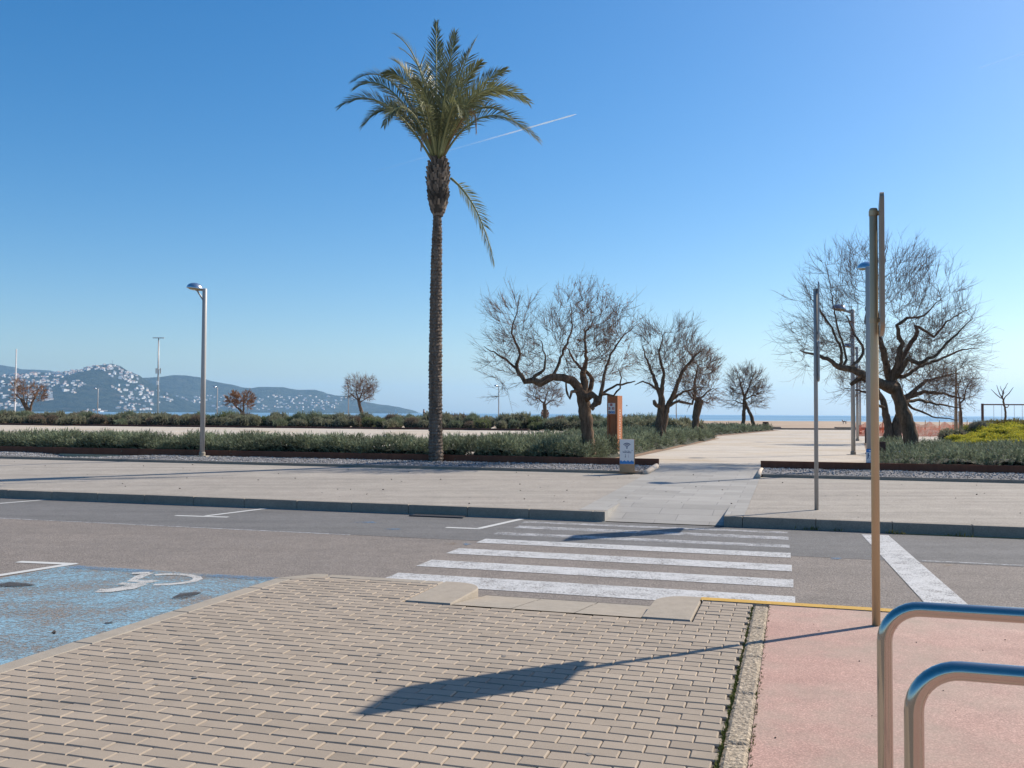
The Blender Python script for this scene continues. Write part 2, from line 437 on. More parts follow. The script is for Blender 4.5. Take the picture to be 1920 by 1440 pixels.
# near pavement ---------------------------------------------------------
UVM = lambda p: UV(*p)
mb = MB(); mb.box((-4.36, -6, -.20), (-.31, 6.90, -.016), 1, UVM)
mb.box((-4.36, 6.902, -.20), (-2.998, 7.66, -.016), 1, UVM); mb.box((-.722, 6.902, -.20), (-.31, 7.66, -.016), 1, UVM)
walk = struct(mb.build('pavement', M['mortar']))
mb = MB(); rb = random.Random(3)
nrow = int((7.66-1.6)/.1)
for i in range(nrow):
    v0 = 1.66+i*.1; off = (i % 2)*.1+rb.uniform(-.004, .004)
    u = -4.55+off
    while u < -.30:
        a, b = max(u, -4.345), min(u+.2, -.322); u += .2
        vm = v0+.05; um = (a+b)/2
        if b-a < .03: continue
        if -3.0 < um < -.72 and vm > 6.9: 
            if a < -3.0: b = -3.004
            elif b > -.72: a = -.716
            else: continue
            if b-a < .03: continue
        elif vm > 6.9 and a < -3.0 < b: b = -3.004
        elif vm > 6.9 and a < -.72 < b: a = -.716
        t = max(.72, 1+rb.gauss(0, .04)-(.10 if rb.random() < .02 else 0)); dz = rb.gauss(0, .0012); sl_ = rb.gauss(0, .0018)
        g = .0016
        def MM(p, um=um, dz=dz, sl_=sl_): return UV(p[0], p[1], p[2]+dz+sl_*(p[0]-um)*5)
        mb.bevel_box((a+g, v0+g, -.05), (b-g, v0+.1-g, 0), .0062, t, MM, False)
mb.build('paving_bricks', M['brick'], walk)
# concrete edging along the bay and the kerb
mb = MB()
v = -6
while v < 7.4:
    mb.bevel_box((-4.5, v+.003, -.2), (-4.35, v+.997 if v+1 < 7.4 else 7.47, 0), .008, rb.uniform(.94, 1.05), UVM); v += 1
mb.prism([(-4.5, 7.475), (-4.35, 7.475), (-4.12, 7.65), (-4.15, 7.80), (-4.25, 7.80)], -.2, 0, 1, UVM)
u = -4.115
while u < -3.01:
    mb.bevel_box((u+.003, 7.665, -.2), (min(u+.95, -3.003), 7.80, 0), .008, rb.uniform(.94, 1.05), UVM); u += .95
mb.bevel_box((-.718, 7.665, -.2), (30, 7.80, -.0), .008, 1, UVM)
mb.build('kerb_edging', M['concrete'], walk)
sheet('yellow_kerb_line', quad_uv(-.735, 30, 7.676, 7.795, .004), M['yellow_paint'], walk)
# quarter-round kerb ends beside the dropped crossing
def ramp_z(u, v): return -.096*max(0, min(1, (v-6.92)/.86))
mb = MB()
def kerb_end(u0, u1, sgn):
    out = [(u0, 6.905), (u1, 6.905), (u1, 7.805), (u0, 7.805)]
    c = []
    r_ = .27
    if sgn > 0: out = [(u0, 6.905), (u1, 6.905)] + [(u1-r_+r_*math.cos(a), 7.805-r_+r_*math.sin(a)) for a in [i*math.pi/2/8 for i in range(9)]] + [(u0, 7.805)]
    else: out = [(u0, 6.905), (u1, 6.905), (u1, 7.805)] + [(u0+r_-r_*math.sin(a), 7.805-r_+r_*math.cos(a)) for a in [i*math.pi/2/8 for i in range(9)]]
    m2 = MB(); n = len(out); cx = sum(p[0] for p in out)/n; cy = sum(p[1] for p in out)/n
    rings = [(-.2, 1.0), (-.012, 1.0), (0.002, .965)]
    for z, s_ in rings:
        for p in out: m2.vert(UV(cx+(p[0]-cx)*s_, cy+(p[1]-cy)*(1-(1-s_)*.5), z))
    for k in range(2):
        for i in range(n):
            j = (i+1) % n; m2.f.append([k*n+i, k*n+j, (k+1)*n+j, (k+1)*n+i])
    m2.f.append([2*n+i for i in range(n)])
    return m2
for q in (kerb_end(-2.99, -2.60, 1), kerb_end(-1.09, -.73, -1)):
    b = len(mb.v); mb.v += q.v; mb.t += q.t; mb.f += [[i+b for i in f] for f in q.f]
mb.build('rounded_kerb_end', M['concrete'], walk)
mb = MB()
cols = [-2.597, -2.1, -1.6, -1.093]
for i in range(3):
    a, b = cols[i]+.003, cols[i+1]-.003
    for v0, v1 in ((6.905, 7.62), (7.626, 7.79)):
        mb.face([UV(a, v0, ramp_z(0, v0)-.004), UV(b, v0, ramp_z(0, v0)-.004), UV(b, v1, ramp_z(0, v1)), UV(a, v1, ramp_z(0, v1))], rb.uniform(.93, 1.05))
mb.face([UV(-2.597, 7.79, -.2), UV(-1.093, 7.79, -.2), UV(-1.093, 7.79, -.094), UV(-2.597, 7.79, -.094)])
mb.build('dropped_kerb', M['concrete'], walk)
M['gum'] = plain('trodden_spots', (.17, .155, .14), .8, 0, .2, 30)
mb = MB()
for i in range(26):
    u, v = rb.uniform(-4.2, -.5), rb.uniform(2.6, 6.8); r_ = rb.uniform(.008, .02); n_ = 9
    mb.face([UV(u+r_*math.cos(a)*rb.uniform(.7, 1.2), v+r_*math.sin(a)*rb.uniform(.7, 1.2), .0035) for a in [k*2*math.pi/n_ for k in range(n_)]])
tag(mb.build('trodden_spots', M['gum'], walk), None, None, None, 'stuff')
# rough concrete strip, moss, pink lane
mb = MB(); v = -6
while v < 7.66:
    n = 14; L_ = min(.8, 7.66-v)
    if v < 1:
        mb.bevel_box((-.318, v+.003, -.12), (-.195, v+L_-.004, 0.004), .006, 1, UVM)
    else:
        ids = {}
        for i in range(41):
            for j in range(7):
                w = mnoise.noise(Vector((i*.9+v*37, j*.9, 2)))
                e = -.012 if i in (0, 40) or j in (0, 6) else 0
                edge = .006*mnoise.noise(Vector((i*.5+v*31, j, 9))) if j in (0, 6) else 0
                ids[i, j] = mb.vert(UV(-.316+.119*j/6+edge, v+.004+(L_-.008)*i/40, .003+.005*w+e), 1+.15*w)
        for i in range(40):
            for j in range(6): mb.f.append([ids[i, j], ids[i, j+1], ids[i+1, j+1], ids[i+1, j]])
    v += .8
mb.build('concrete_strip', M['strip'], walk)
M['moss'] = leafmat('moss', (.10, .12, .03), (.16, .17, .05), .9, .1)
mb = MB()
for i in range(2600):
    v = rb.uniform(2.2, 7.6); dens = .5+.5*mnoise.noise(Vector((v*2.2, 0, 0)))
    if rb.random() > dens*(1.25 if v < 5.6 else .55): continue
    side_ = rb.random() < .8
    u = (-.322 if side_ else -.192)+rb.gauss(0, .005); p = UV(u, v, -.012)
    for b in range(3):
        a = rb.uniform(0, 6.28); l = rb.uniform(.006, .018); t = rb.uniform(.5, 1.3)
        d = Vector((math.cos(a), math.sin(a), 0)); n = Vector((-d.y, d.x, 0))*.004
        mb.face([p-n, p+n, p+d*l*.7+Vector((0, 0, .012+l*.5))], t)
tag(mb.build('moss_in_joint', M['moss'], walk), None, None, None, 'stuff')
mb = MB(); mb.box((-.197, -6, -.14), (30, 7.668, -.003), 1, UVM)
struct(mb.build('cycle_lane', M['pink']))

# far kerb, pavement, path ----------------------------------------------
kerb = MB(); rk = random.Random(5)
def stones(u0, u1, v0, v1, L=1.0):
    u = u0
    while u < u1-.02:
        b = min(u+L, u1)
        kerb.bevel_box((u+.005, v0+rk.gauss(0, .0012), -.3), (b-.003, v1, ZK+rk.gauss(0, .0012)), .007, rk.uniform(.9, 1.08), UVM); u = b
stones(-62.9, -2.9, 13.74, 13.89); stones(-.72, 40, 13.74, 13.89)
struct(kerb.build('far_kerb', M['granite']))
def slope_sheet(u0, u1, v0, v1, dz=0): return [UV(u0, v0, zf(v0)+dz), UV(u1, v0, zf(v0)+dz), UV(u1, v1, zf(v1)+dz), UV(u0, v1, zf(v1)+dz)]
mbp = MB(); mbp.face(slope_sheet(-90, -3.15, 13.88, 20.62, -.004)); mbp.face(slope_sheet(-.70, 60, 13.88, 20.62, -.004)); mbp.face(slope_sheet(-3.15, -.70, 20.55, 20.62, -.006))
fp = struct(mbp.build('far_pavement', M['pave_far']))
mb = MB()
pu0, pu1, ru0, ru1 = -3.15, -.70, -2.72, -.98          # slab path and its ramp
mb.face(slope_sheet(pu0, pu1, 15.05, 20.9)); 
mb.face([UV(pu0, 20.9, zf(20.9)), UV(pu1, 20.9, zf(20.9)), UV(pu1+.1, VC+.05, ZP+.008), UV(pu0-.1, VC+.05, ZP+.008)])
mb.face([UV(ru0, 13.742, ZR+.012), UV(ru1, 13.742, ZR+.012), UV(ru1, 15.05, zf(15.05)), UV(ru0, 15.05, zf(15.05))])
mb.face(slope_sheet(pu0, ru0, 13.885, 15.05)); mb.face(slope_sheet(ru1, pu1, 13.885, 15.05))
# side cheeks of the ramp
for u in (ru0, ru1):
    mb.face([UV(u, 13.742, ZR), UV(u, 15.05, zf(15.05)-.002), UV(u, 13.742, ZK)] )
mb.build('slab_path', M['slab'], fp)
mb = MB()
mb.bevel_box((-2.9, 13.742, -.3), (ru0-.002, 13.89, ZK), .006, 1, UVM); mb.bevel_box((ru1+.002, 13.742, -.3), (-.724, 13.89, ZK), .006, 1, UVM)
mb.build('ramp_kerb_stone', M['granite'], fp)
struct(sheet('path', [UV(-4.5, VC+.06, ZP+.004), UV(4.4, VC+.06, ZP+.004), UV(10, 79.9, ZP+.004), UV(-1.2, 79.9, ZP+.004)], M['tan']))
# gravel margin: edging, bed, stones
mb = MB()
for a, b in ((-60, -3.22), (-.66, 40)):
    u = a
    while u < b-.02:
        e = min(u+1, b); mb.bevel_box((u+.002, 20.62, 0), (e-.002, 20.70, zf(20.66)+.062), .01, rk.uniform(.9, 1.1), UVM); u = e
struct(mb.build('gravel_edging', M['granite']))
def gz(u, v):
    base = zf(20.7)+.05 + (ZG-zf(20.7)-.05)*min(1, max(0, (v-20.7)/.8))
    h = math.exp(-((u+19.5)/1.2)**2)*max(0, (v-20.9)/1.5)*.20
    return base - h + .012*mnoise.noise(Vector((u*1.7, v*1.7, 0)))
for k_, (a, b) in enumerate(((-60, -3.13), (-.74, 40))):
    mb = MB(); nu = int((b-a)/.4); ids = {}
    for i in range(nu+1):
        for j in range(7):
            u = a+(b-a)*i/nu; v = 20.69+(VC-20.69)*j/6; ids[i, j] = mb.vert(UV(u, v, gz(u, v)))
    for i in range(nu):
        for j in range(6): mb.f.append([ids[i, j], ids[i+1, j], ids[i+1, j+1], ids[i, j+1]])
    M.setdefault('gravel_bed', speckled('gravel_bed', (.21, .20, .20), (.17, .165, .165), .0, 40, 4, .8, patch=.9, dist=.02))
    struct(mb.build('gravel_bed', M['gravel_bed']))
M['gravel'] = plain('gravel_stones', (.27, .265, .26), .85, 0, .2, 30, .2, True)
mb = MB(); rg = random.Random(8)
OCT = [Vector(p) for p in ((1,0,0),(0,1,0),(-1,0,0),(0,-1,0),(0,0,1),(0,0,-1))]
OF = [(0,1,4),(1,2,4),(2,3,4),(3,0,4),(1,0,5),(2,1,5),(3,2,5),(0,3,5)]
def stone(mb, p, r, t, rg=rg):
    b = len(mb.v); a = rg.uniform(0, 6.28); ca, sa = math.cos(a), math.sin(a)
    for q in OCT:
        s_ = r*rg.uniform(.7, 1.3); x, y, z = q.x*s_, q.y*s_*.8, q.z*s_*.6
        mb.vert((p.x+x*ca-y*sa, p.y+x*sa+y*ca, p.z+z), t)
    for f in OF: mb.f.append([b+i for i in f])
n = 0
while n < 13000:
    u = rg.uniform(-33, 15); v = rg.uniform(20.72, VC-.03)
    if -3.2 < u < -.68: continue
    if abs(u+19.5) < 1.1 and rg.random() < (v-20.7)/1.9: continue
    stone(mb, UV(u, v, gz(u, v)+.006), rg.uniform(.013, .032), max(.35, rg.gauss(1, .38))); n += 1
tag(mb.build('gravel', M['gravel']), 'grey gravel chippings between the pavement edging and the rusted steel edging', 'gravel', None, 'stuff')
# half-round concrete edging beside the slab path
mb = MB()
mb.tube([P(1210, 887, .20), P(1231, 874, .27)], .065, 12); 
mb.build('edging_piece', M['pale_conc'], fp, True)
mb = MB(); mb.tube([P(1421, 894, .20), P(1428, 881, .24)], .055, 12); mb.build('edging_piece', M['pale_conc'], fp, True)
# dark crumbs and pebbles on the paved ground
mb = MB()
M['crumb'] = plain('crumbs', (.06, .05, .045), .9, 0, .3, 20)
for i in range(190):
    far = rg.random() < .75
    if far:
        v = rg.uniform(14, 20.5); u = rg.uniform(-24, 12); p = UV(u, v, zf(v)+.006); r_ = rg.uniform(.006, .02)
    else:
        u, v = rg.uniform(-.15, 3), rg.uniform(2.6, 7.5); p = UV(u, v, 0); r_ = rg.uniform(.002, .007)
    stone(mb, p, r_, 1)
for (x, y) in ((1410, 848), (1180, 876), (1130, 944), (880, 944), (102, 1185), (1300, 890), (1380, 926), (1355, 940)):
    stone(mb, P(x, y, .05 if y > 900 else .2), .022, 1)
tag(mb.build('loose_crumbs', M['crumb']), 'small dark crumbs and pebbles scattered over pavement and pink lane', 'debris', None, 'stuff')
M['weed'] = leafmat('weeds', (.16, .15, .03), (.22, .19, .05), .8, .2)
mb = MB()
for (x, y, k_) in ((1521, 993, 26), (1571, 995, 12), (1671, 1000, 20), (1690, 1001, 14), (1786, 1004, 14), (1812, 1006, 14)):
    c0 = P(x, y, ZR+.01)
    for i in range(k_):
        a = rg.uniform(0, 6.28); l = rg.uniform(.02, .07); q = c0+UV(rg.gauss(0, .06), rg.gauss(0, .015), 0)
        d = Vector((math.cos(a), math.sin(a), 0)); nn = Vector((-d.y, d.x, 0))*.008
        mb.face([q-nn, q+nn, q+d*l*.6+Vector((0, 0, l))], rg.uniform(.6, 1.3))
tag(mb.build('gutter_weeds', M['weed']), 'tufts of yellowish weeds growing along the foot of the far kerb', 'weeds', None, 'stuff')
# ================================================================== built things
def wall_box(name, u0, u1, v0, v1, z0, z1, mat, label, cat, group=None):
    o = empty(name, UV((u0+u1)/2, v0, z0), label, cat, group)
    mb = MB(); u = u0
    while u < u1-.05:
        e = min(u+3.0, u1); mb.bevel_box((u+.0025, v0, z0), (e-.0025, v1, z1), .004, 1, UVM); u = e
    mb.build('edging_plate', mat, o); return o
wa = wall_box('steel_edging', -60, -3.12, VC, VC+.07, .05, .435, M['corten'], 'long rusted steel edging holding the hedge on the palm tree side of the path', 'edging', 'rusted steel edgings')
mb = MB(); mb.bevel_box((-20.75, VC-.05, -.05), (-18.3, VC-.003, .245), .01, 1, UVM); M['footing'] = speckled('footing', (.60, .43, .26), (.52, .38, .24), .3, 40, 2, .3, patch=.4); mb.build('concrete_footing', M['footing'], wa)
wall_box('steel_edging', -.76, 40, VC, VC+.07, .05, .435, M['corten'], 'long rusted steel edging under the big leaning bare tree, right of the slab path', 'edging', 'rusted steel edgings')
wall_box('planter_edge', -95, -18.6, 65.4, 65.5, .1, .40, M['corten_dark'], 'low dark edging along the foot of the far row of shrubs', 'edging')
# low beach walls
def xbox(name, x0, x1, Y, dep, z0, z1, mat, label, cat, group=None):
    o = empty(name, ((x0+x1)/2, Y, z0), label, cat, group)
    mb = MB(); mb.bevel_box((x0, Y, z0), (x1, Y+dep, z1), .03); mb.build('wall_block', mat, o); return o
X80 = lambda x, Z=80.5: ray(x, 776).x*Z
M['wall_far'] = speckled('beach_wall_stone', (.26, .20, .15), (.32, .25, .19), .3, 20, 1, .2)
xbox('beach_wall', X80(1308), X80(1464), 80.5, .5, .1, .50, M['wall_far'], 'low brown beach wall beginning behind the twin trunked tree and dark bin', 'low wall', 'low walls along the beach')
xbox('beach_wall', X80(1465), X80(1567), 80.3, .5, .1, .40, M['wall_far'], 'lower stretch of brown beach wall crossed by the far small sign post', 'low wall', 'low walls along the beach')
xbox('beach_wall', X80(1568), X80(1660), 80.5, .5, .1, .50, M['wall_far'], 'brown beach wall below the small dog, behind the row of lamps', 'low wall', 'low walls along the beach')
xbox('stone_bench', X80(1357), X80(1396), 78.5, .6, .2, .35, M['white_panel'], 'low pale slab lying in front of the beach wall beside the twin trunked tree', 'bench')

# ---- street lamps
def make_lamp(head_dx, H=4.62, arm=False):
    L = bpy.data.objects.new('street_lamp', None); C.objects.link(L)
    mb = MB(); mb.lathe([(.066, 0), (.066, H*.5), (.062, H), (.05, H+.015)], 20); mb.build('pole', M['lamp_pole'], L, True)
    mb = MB(); mb.bevel_box((-.16, -.16, -.03), (.16, .16, .015), .006); mb.lathe([(.085, .015), (.085, .10), (.07, .12)], 16); mb.build('base_plate', M['concrete'], L)
    c = Vector((-head_dx, 0, H+.02)); tilt = Matrix.Rotation(R(6), 4, 'Y')
    T = lambda p: c + tilt @ Vector(p)
    mb = MB(); prof = [(.225, -.012), (.226, .0)] + [(.225*math.cos(a), .155*math.sin(a)) for a in [R(x) for x in (8, 18, 30, 42, 54, 66, 76, 84)]] + [(.004, .157)]
    mb.lathe(prof, 28, 1, T, True); hd = mb.build('lamp_head', M['dome'], L, True)
    mb = MB(); mb.lathe([(.03, -.05), (.13, -.045), (.205, -.014)], 24, 1, T, True); mb.build('lamp_glass', M['glass_warm'], hd, True)
    mb = MB()
    if arm:
        mb.tube([(-head_dx+.1, 0, H-.02), (-.02, 0, H-.10)], .028, 8)
    else:
        for y in (-.035, .035): mb.tube([(-head_dx+.05, y, H-.02), (-.045, y, H-.30)], .016, 8)
    mb.tube([(-head_dx+.02, 0, H-.03), (0, 0, H-.03)], .02, 8)
    mb.build('bracket', M['lamp_pole'], L)
    return L
G_ = 'street lamps with domed heads'
l0 = make_lamp(.275); p0 = P(379, 855.5, .28); l0.location = p0
tag(l0, 'tall grey street lamp standing in the gravel left of the palm tree', 'street lamp', G_)
l1 = copy_tree(l0); l1.location = P(1630.5, 881, .27); l1.rotation_euler.z = R(-106.9+360/1)  # head turned towards the park
l1.rotation_euler.z = math.atan2(-CT, -ST)
tag(l1, 'nearest lamp right of the path, carrying a blue and white dog sign', 'street lamp', G_)
la = make_lamp(.43, 4.62, True)
la.location = P(1600, 853, ZP); tag(la, 'street lamp on the open path just left of the dog sign lamp', 'street lamp', G_)
lb = copy_tree(la); lb.location = P(1608, 827, ZP); tag(lb, 'third lamp in the row right of the path, its head lower among the twigs', 'street lamp', G_)
lb = copy_tree(la); lb.location = P(1613, 814, ZP); tag(lb, 'last and smallest lamp of the row along the right edge of the path', 'street lamp', G_)
def far_lamp(x, ytop, label):
    Z = (ZP+.2+4.6-CAM_Z)*F_PX/((_yh(x))-ytop-1.5)
    o = copy_tree(la); o.location = at_ground(x+2, Z, beach_z(0, Z)-.05); o.rotation_euler.z = R(20); tag(o, label, 'street lamp', G_)
far_lamp(181, 728, 'small far lamp behind the shrubs below the hill, left of the tall mast')
far_lamp(405, 726, 'small far lamp behind the shrubs just right of the tall near lamp')
far_lamp(651, 724, 'small far lamp touching the lone round bare tree by the sea')
far_lamp(933, 723, 'small far lamp against the sea right of the palm trunk')
far_lamp(1266, 730, 'small far lamp seen between the two bare trees behind the totem')

# ---- sign posts seen edge-on
def post_sign(name, base, H, r, plates, ang, label, matp, matb, n=12):
    o = empty(name, base, label, 'sign post')
    mb = MB(); mb.lathe([(r, -.02), (r, H), (r*.8, H+.006)], n, 1, lambda p: Vector(p)+base); mb.build('pole', matp, o, n > 12)
    d = Vector((math.sin(ang), math.cos(ang), 0)); nrm = Vector((math.cos(ang), -math.sin(ang), 0))
    for (z0, z1, w, off) in plates:
        mb = MB(); rr = .06; c = []
        for (cx, cz, a0) in ((w/2-rr, z1-rr, 0), (-w/2+rr, z1-rr, 90), (-w/2+rr, z0+rr, 180), (w/2-rr, z0+rr, 270)):
            for k in range(5): a = R(a0+k*22.5); c.append((cx+rr*math.cos(a), cz+rr*math.sin(a)))
        th = .028 if n > 14 else .020
        mb.prism(c, 0, th, 1, lambda p: base + d*p[0] + Vector((0, 0, p[1])) + nrm*(r+off+p[2]))
        pl = mb.build('sign_plate', matb, o)
        mb = MB(); mb.prism([(a*.93, z0+(b-z0)*.96+.02*(z1-z0)) for a, b in c], th, th+.002, 1, lambda p: base + d*p[0] + Vector((0, 0, p[1])) + nrm*(r+off+p[2]))
        mb.build('sign_face', M['white_panel'], pl)
        for z in (z0+.10, z1-.10):
            mb = MB(); mb.lathe([(r+.003, z-.018), (r+.004, z-.018), (r+.004, z+.018), (r+.003, z+.018)], 16, 1, lambda p: Vector(p)+base)
            q = base+nrm*(r*.6)+Vector((0, 0, z))
            mb.tube([q-Vector((0, 0, .0)), q+nrm*(off+r*.4)], .016, 6)
            mb.build('clamp', matp, o)
    return o
A_ = R(20.6)
post_sign('traffic_sign', P(1643, 1172, 0), 3.0, .0285, [(2.09, 3.07, .56, .010)], A_, 'tall bronze coloured sign post at the edge of the pink lane, its plate seen edge-on', M['sign_pole'], M['sign_back'], 16)
ps = P(1531, 958, zf(13.95))
post_sign('traffic_sign', ps, 3.40, .031, [(2.62, 3.48, .62, .001), (1.98, 2.59, .62, .001)], R(17.5), 'slim grey sign post on the far pavement with two plates seen edge-on', M['galv'], M['galv'], 14)

# ---- bicycle stands
def hoop(base, length, H, r, label):
    o = empty('bike_stand', base, label, 'bike stand', 'steel bike stands')
    rb_ = .115; pts = [Vector((0, 0, -.05)), Vector((0, 0, .3)), Vector((0, 0, H-rb_))]
    for k in range(1, 9): a = R(90*k/9); pts.append(Vector((rb_-rb_*math.cos(a), 0, H-rb_+rb_*math.sin(a))))
    pts.append(Vector((rb_, 0, H))); pts.append(Vector((length/2, 0, H)))
    right = [Vector((length-p.x, 0, p.z)) for p in pts[:-1]][::-1]
    allp = [base + Vector((p.x*CT, -p.x*ST, p.z)) for p in pts+right]
    mb = MB(); mb.tube(allp, r, 20); mb.build('bent_tube', M['chrome'], o, True)
    for x in (0, length):
        mb = MB(); mb.lathe([(.055, -.002), (.055, .006), (.03, .008)], 18, 1, lambda p, x=x: base+Vector((p[0]+x*CT, p[1]-x*ST, p[2]))); mb.build('foot_flange', M['chrome'], o)
    return o
hoop(at_ground(1655.5, 3.2, -.003), .9, .848+.025*0, .0252, 'farther polished steel hoop on the pink lane, in front of the tall sign post')
hoop(at_ground(1709, 2.5, -.003), .9, .832, .0252, 'nearer polished steel hoop on the pink lane, partly outside the picture')

# ---- writing
def text_mesh(name, body, size, mat, parent, Mx, ext=.0006, bold=0.0, align='CENTER'):
    cu = bpy.data.curves.new(name, 'FONT'); cu.body = body; cu.size = size; cu.align_x = align; cu.align_y = 'CENTER'; cu.extrude = ext; cu.offset = bold
    t = bpy.data.objects.new(name+'_tmp', cu); C.objects.link(t)
    bpy.context.view_layer.update()
    me = bpy.data.meshes.new_from_object(t.evaluated_get(bpy.context.evaluated_depsgraph_get()))
    bpy.data.objects.remove(t)
    me.name = name; me.transform(Mx); me.transform(Matrix.Translation(-wloc(parent)))
    me.materials.clear(); me.materials.append(mat)
    o = bpy.data.objects.new(name, me); C.objects.link(o); o.parent = parent; return o
def face_frame(origin, right):                            # text x -> right, y -> up, z -> towards the viewer
    r_ = Vector((right[0], right[1], 0)).normalized(); up = Vector((0, 0, 1)); n_ = r_.cross(up)
    m_ = Matrix.Identity(4)
    for i in range(3): m_[i][0], m_[i][1], m_[i][2], m_[i][3] = r_[i], up[i], n_[i], origin[i]
    return m_
def fm(Mx): return lambda p: Mx @ Vector(p)
# ---- wooden sign with a wireless symbol
b_ = P(1176, 881.5, .262)
ws = empty('wooden_sign', b_, 'small wooden sign block with white wireless internet panel at the end of the gravel strip', 'sign')
RT = Vector((math.cos(R(7)), -math.sin(R(7)), 0)); BK = Vector((-RT.y, RT.x, 0))
Wd, Hg, Dp = .335, .685, .12
mb = MB(); mb.bevel_box((-Wd/2, 0, -.05), (Wd/2, Dp, Hg), .004, 1, lambda p: b_+RT*p[0]+BK*p[1]+Vector((0, 0, p[2]))); mb.build('wooden_block', M['wood'], ws)
FR = face_frame(b_ - BK*.004, RT)
def flat(mb, pts, z0, z1, Mx): mb.prism(pts, z0, z1, 1, fm(Mx))
mb = MB(); flat(mb, [(-Wd/2+.004, .135), (Wd/2-.018, .135), (Wd/2-.018, Hg-.004), (-Wd/2+.004, Hg-.004)], -.0035, .0, FR); pn = mb.build('printed_panel', M['white_panel'], ws)
cx = -.007
mb = MB()
for r_ in (.032, .064, .096):
    a = [R(40+i*100/14) for i in range(15)]
    for i in range(14):
        q = [(cx+rr*math.cos(t), .50+rr*math.sin(t)) for rr, t in ((r_-.009, a[i]), (r_+.009, a[i]), (r_+.009, a[i+1]), (r_-.009, a[i+1]))]
        flat(mb, q[::-1] if False else q, .0, .001, FR)
flat(mb, [(cx+.017*math.cos(t), .492+.017*math.sin(t)) for t in [i*math.pi/6 for i in range(12)]], 0, .001, FR)
mb.build('wireless_symbol', M['navy'], pn)
text_mesh('panel_text', 'WiFi4EU', .052, M['navy'], pn, FR @ Matrix.Translation((cx, .395, .0005)), .0005, .0012)
text_mesh('panel_text', 'Punt de connexió', .016, M['navy'], pn, FR @ Matrix.Translation((cx, .435, .0005)), .0005)
for q, m_ in (((cx-.045, .285, cx-.022, .305), 'navy'), ((cx-.038, .318, cx-.029, .352), 'navy'), ((.1, .43, .113, .446), 'navy'), ((cx+.02, .285, cx+.046, .296), 'grey_print'), ((cx+.03, .30, cx+.037, .352), 'grey_print')):
    mb = MB(); flat(mb, [(q[0], q[1]), (q[2], q[1]), (q[2], q[3]), (q[0], q[3])], 0, .001, FR); mb.build('panel_icon', M[m_], pn)
mb = MB(); xs = [-Wd/2+.006+(Wd-.026)*i/22 for i in range(23)]
tp = [.205+.012*math.sin(i*1.1)+.010*math.sin(i*2.7+1) for i in range(23)]
for i in range(22): flat(mb, [(xs[i], .137), (xs[i+1], .137), (xs[i+1], tp[i+1]), (xs[i], tp[i])], 0, .001, FR)
mb.build('sea_print', M['blue_print'], pn)
# ---- rusted steel totem with pictograms
tb = at_ground(1152.5, 27.6, .25)
to = empty('steel_totem', tb, 'tall rusted steel information totem beside the hedge, white pictogram panel on its shaded face', 'totem')
ta = R(-31); TR = Vector((math.cos(ta), math.sin(ta), 0)); TB = Vector((-TR.y, TR.x, 0))
Tm = lambda p: tb + TR*p[0] + TB*p[1] + Vector((0, 0, p[2]))
w = .34
mb = MB(); mb.bevel_box((-w/2+.02, -w/2+.02, -.05), (w/2-.02, w/2-.02, .20), .004, 1, Tm); mb.build('plinth', M['pale_conc'], to)
zt_, zb_ = 1.5+(776.6-742)*27.6/F_PX-.25, .20
mb = MB()
n0, n1, nz0, nz1 = -.10, .12, .42, 1.22                    # niche in the shaded face
mb.box((-w/2, -w/2+.05, zb_), (w/2, w/2, zt_), 1, Tm)
for (a, b, c, d) in ((-w/2, n0, zb_, zt_), (n1, w/2, zb_, zt_), (n0, n1, zb_, nz0), (n0, n1, nz1, zt_)): mb.box((a, -w/2, c), (b, -w/2+.0495, d), 1, Tm)
mb.build('steel_body', M['corten_totem'], to)
mb = MB(); mb.box((n0-.012, -w/2-.003, nz0-.012), (n0, -w/2+.02, nz1), 1, Tm); mb.box((n1, -w/2-.003, nz0), (n1+.012, -w/2+.02, nz1), 1, Tm); mb.build('niche_frame', M['corten'], to)
for i in range(13):
    mb = MB(); mb.box((w/2+.001, -.02+.012*(i % 2), .45+i*.075), (w/2+.002, .012+.012*(i % 2), .49+i*.075), 1, Tm); mb.build('side_letter', M['white_panel'], to)
FT = face_frame(tb - TB*(w/2+.004), TR)
pz = .25; y0, y1 = 1.26, 1.58
mb = MB(); flat(mb, [(-.135, y0), (.095, y0), (.095, y1), (-.135, y1)], -.0035, 0, FT); pp = mb.build('pictogram_panel', M['white_panel'], to)
def sq(x, y, s, m_, cut=None):
    mb = MB(); flat(mb, [(x-s, y-s), (x+s, y-s), (x+s, y+s), (x-s, y+s)], 0, .001, FT); o = mb.build('pictogram', m_, pp)
    mb = MB()
    for q in (cut or [(-.3, -.2, .3, .1)]): flat(mb, [(x+q[0]*s, y+q[1]*s), (x+q[2]*s, y+q[1]*s), (x+q[2]*s, y+q[3]*s), (x+q[0]*s, y+q[3]*s)], .001, .0018, FT)
    mb.build('pictogram_mark', M['white_panel'], o)
sq(-.03, 1.53, .036, M['red_print']); sq(-.095, 1.42, .034, M['red_print'], [(-1, -.3, .1, .4)]); sq(.03, 1.42, .034, M['red_print'], [(-.2, -.5, .4, .5)])
sq(-.095, 1.305, .034, M['navy'], [(-.6, -.4, .1, .4)]); sq(-.022, 1.305, .034, M['blue_print'], [(-.1, -.5, .2, .5)]); sq(.05, 1.305, .034, M['blue_print'], [(-.3, -.1, .3, .3)])
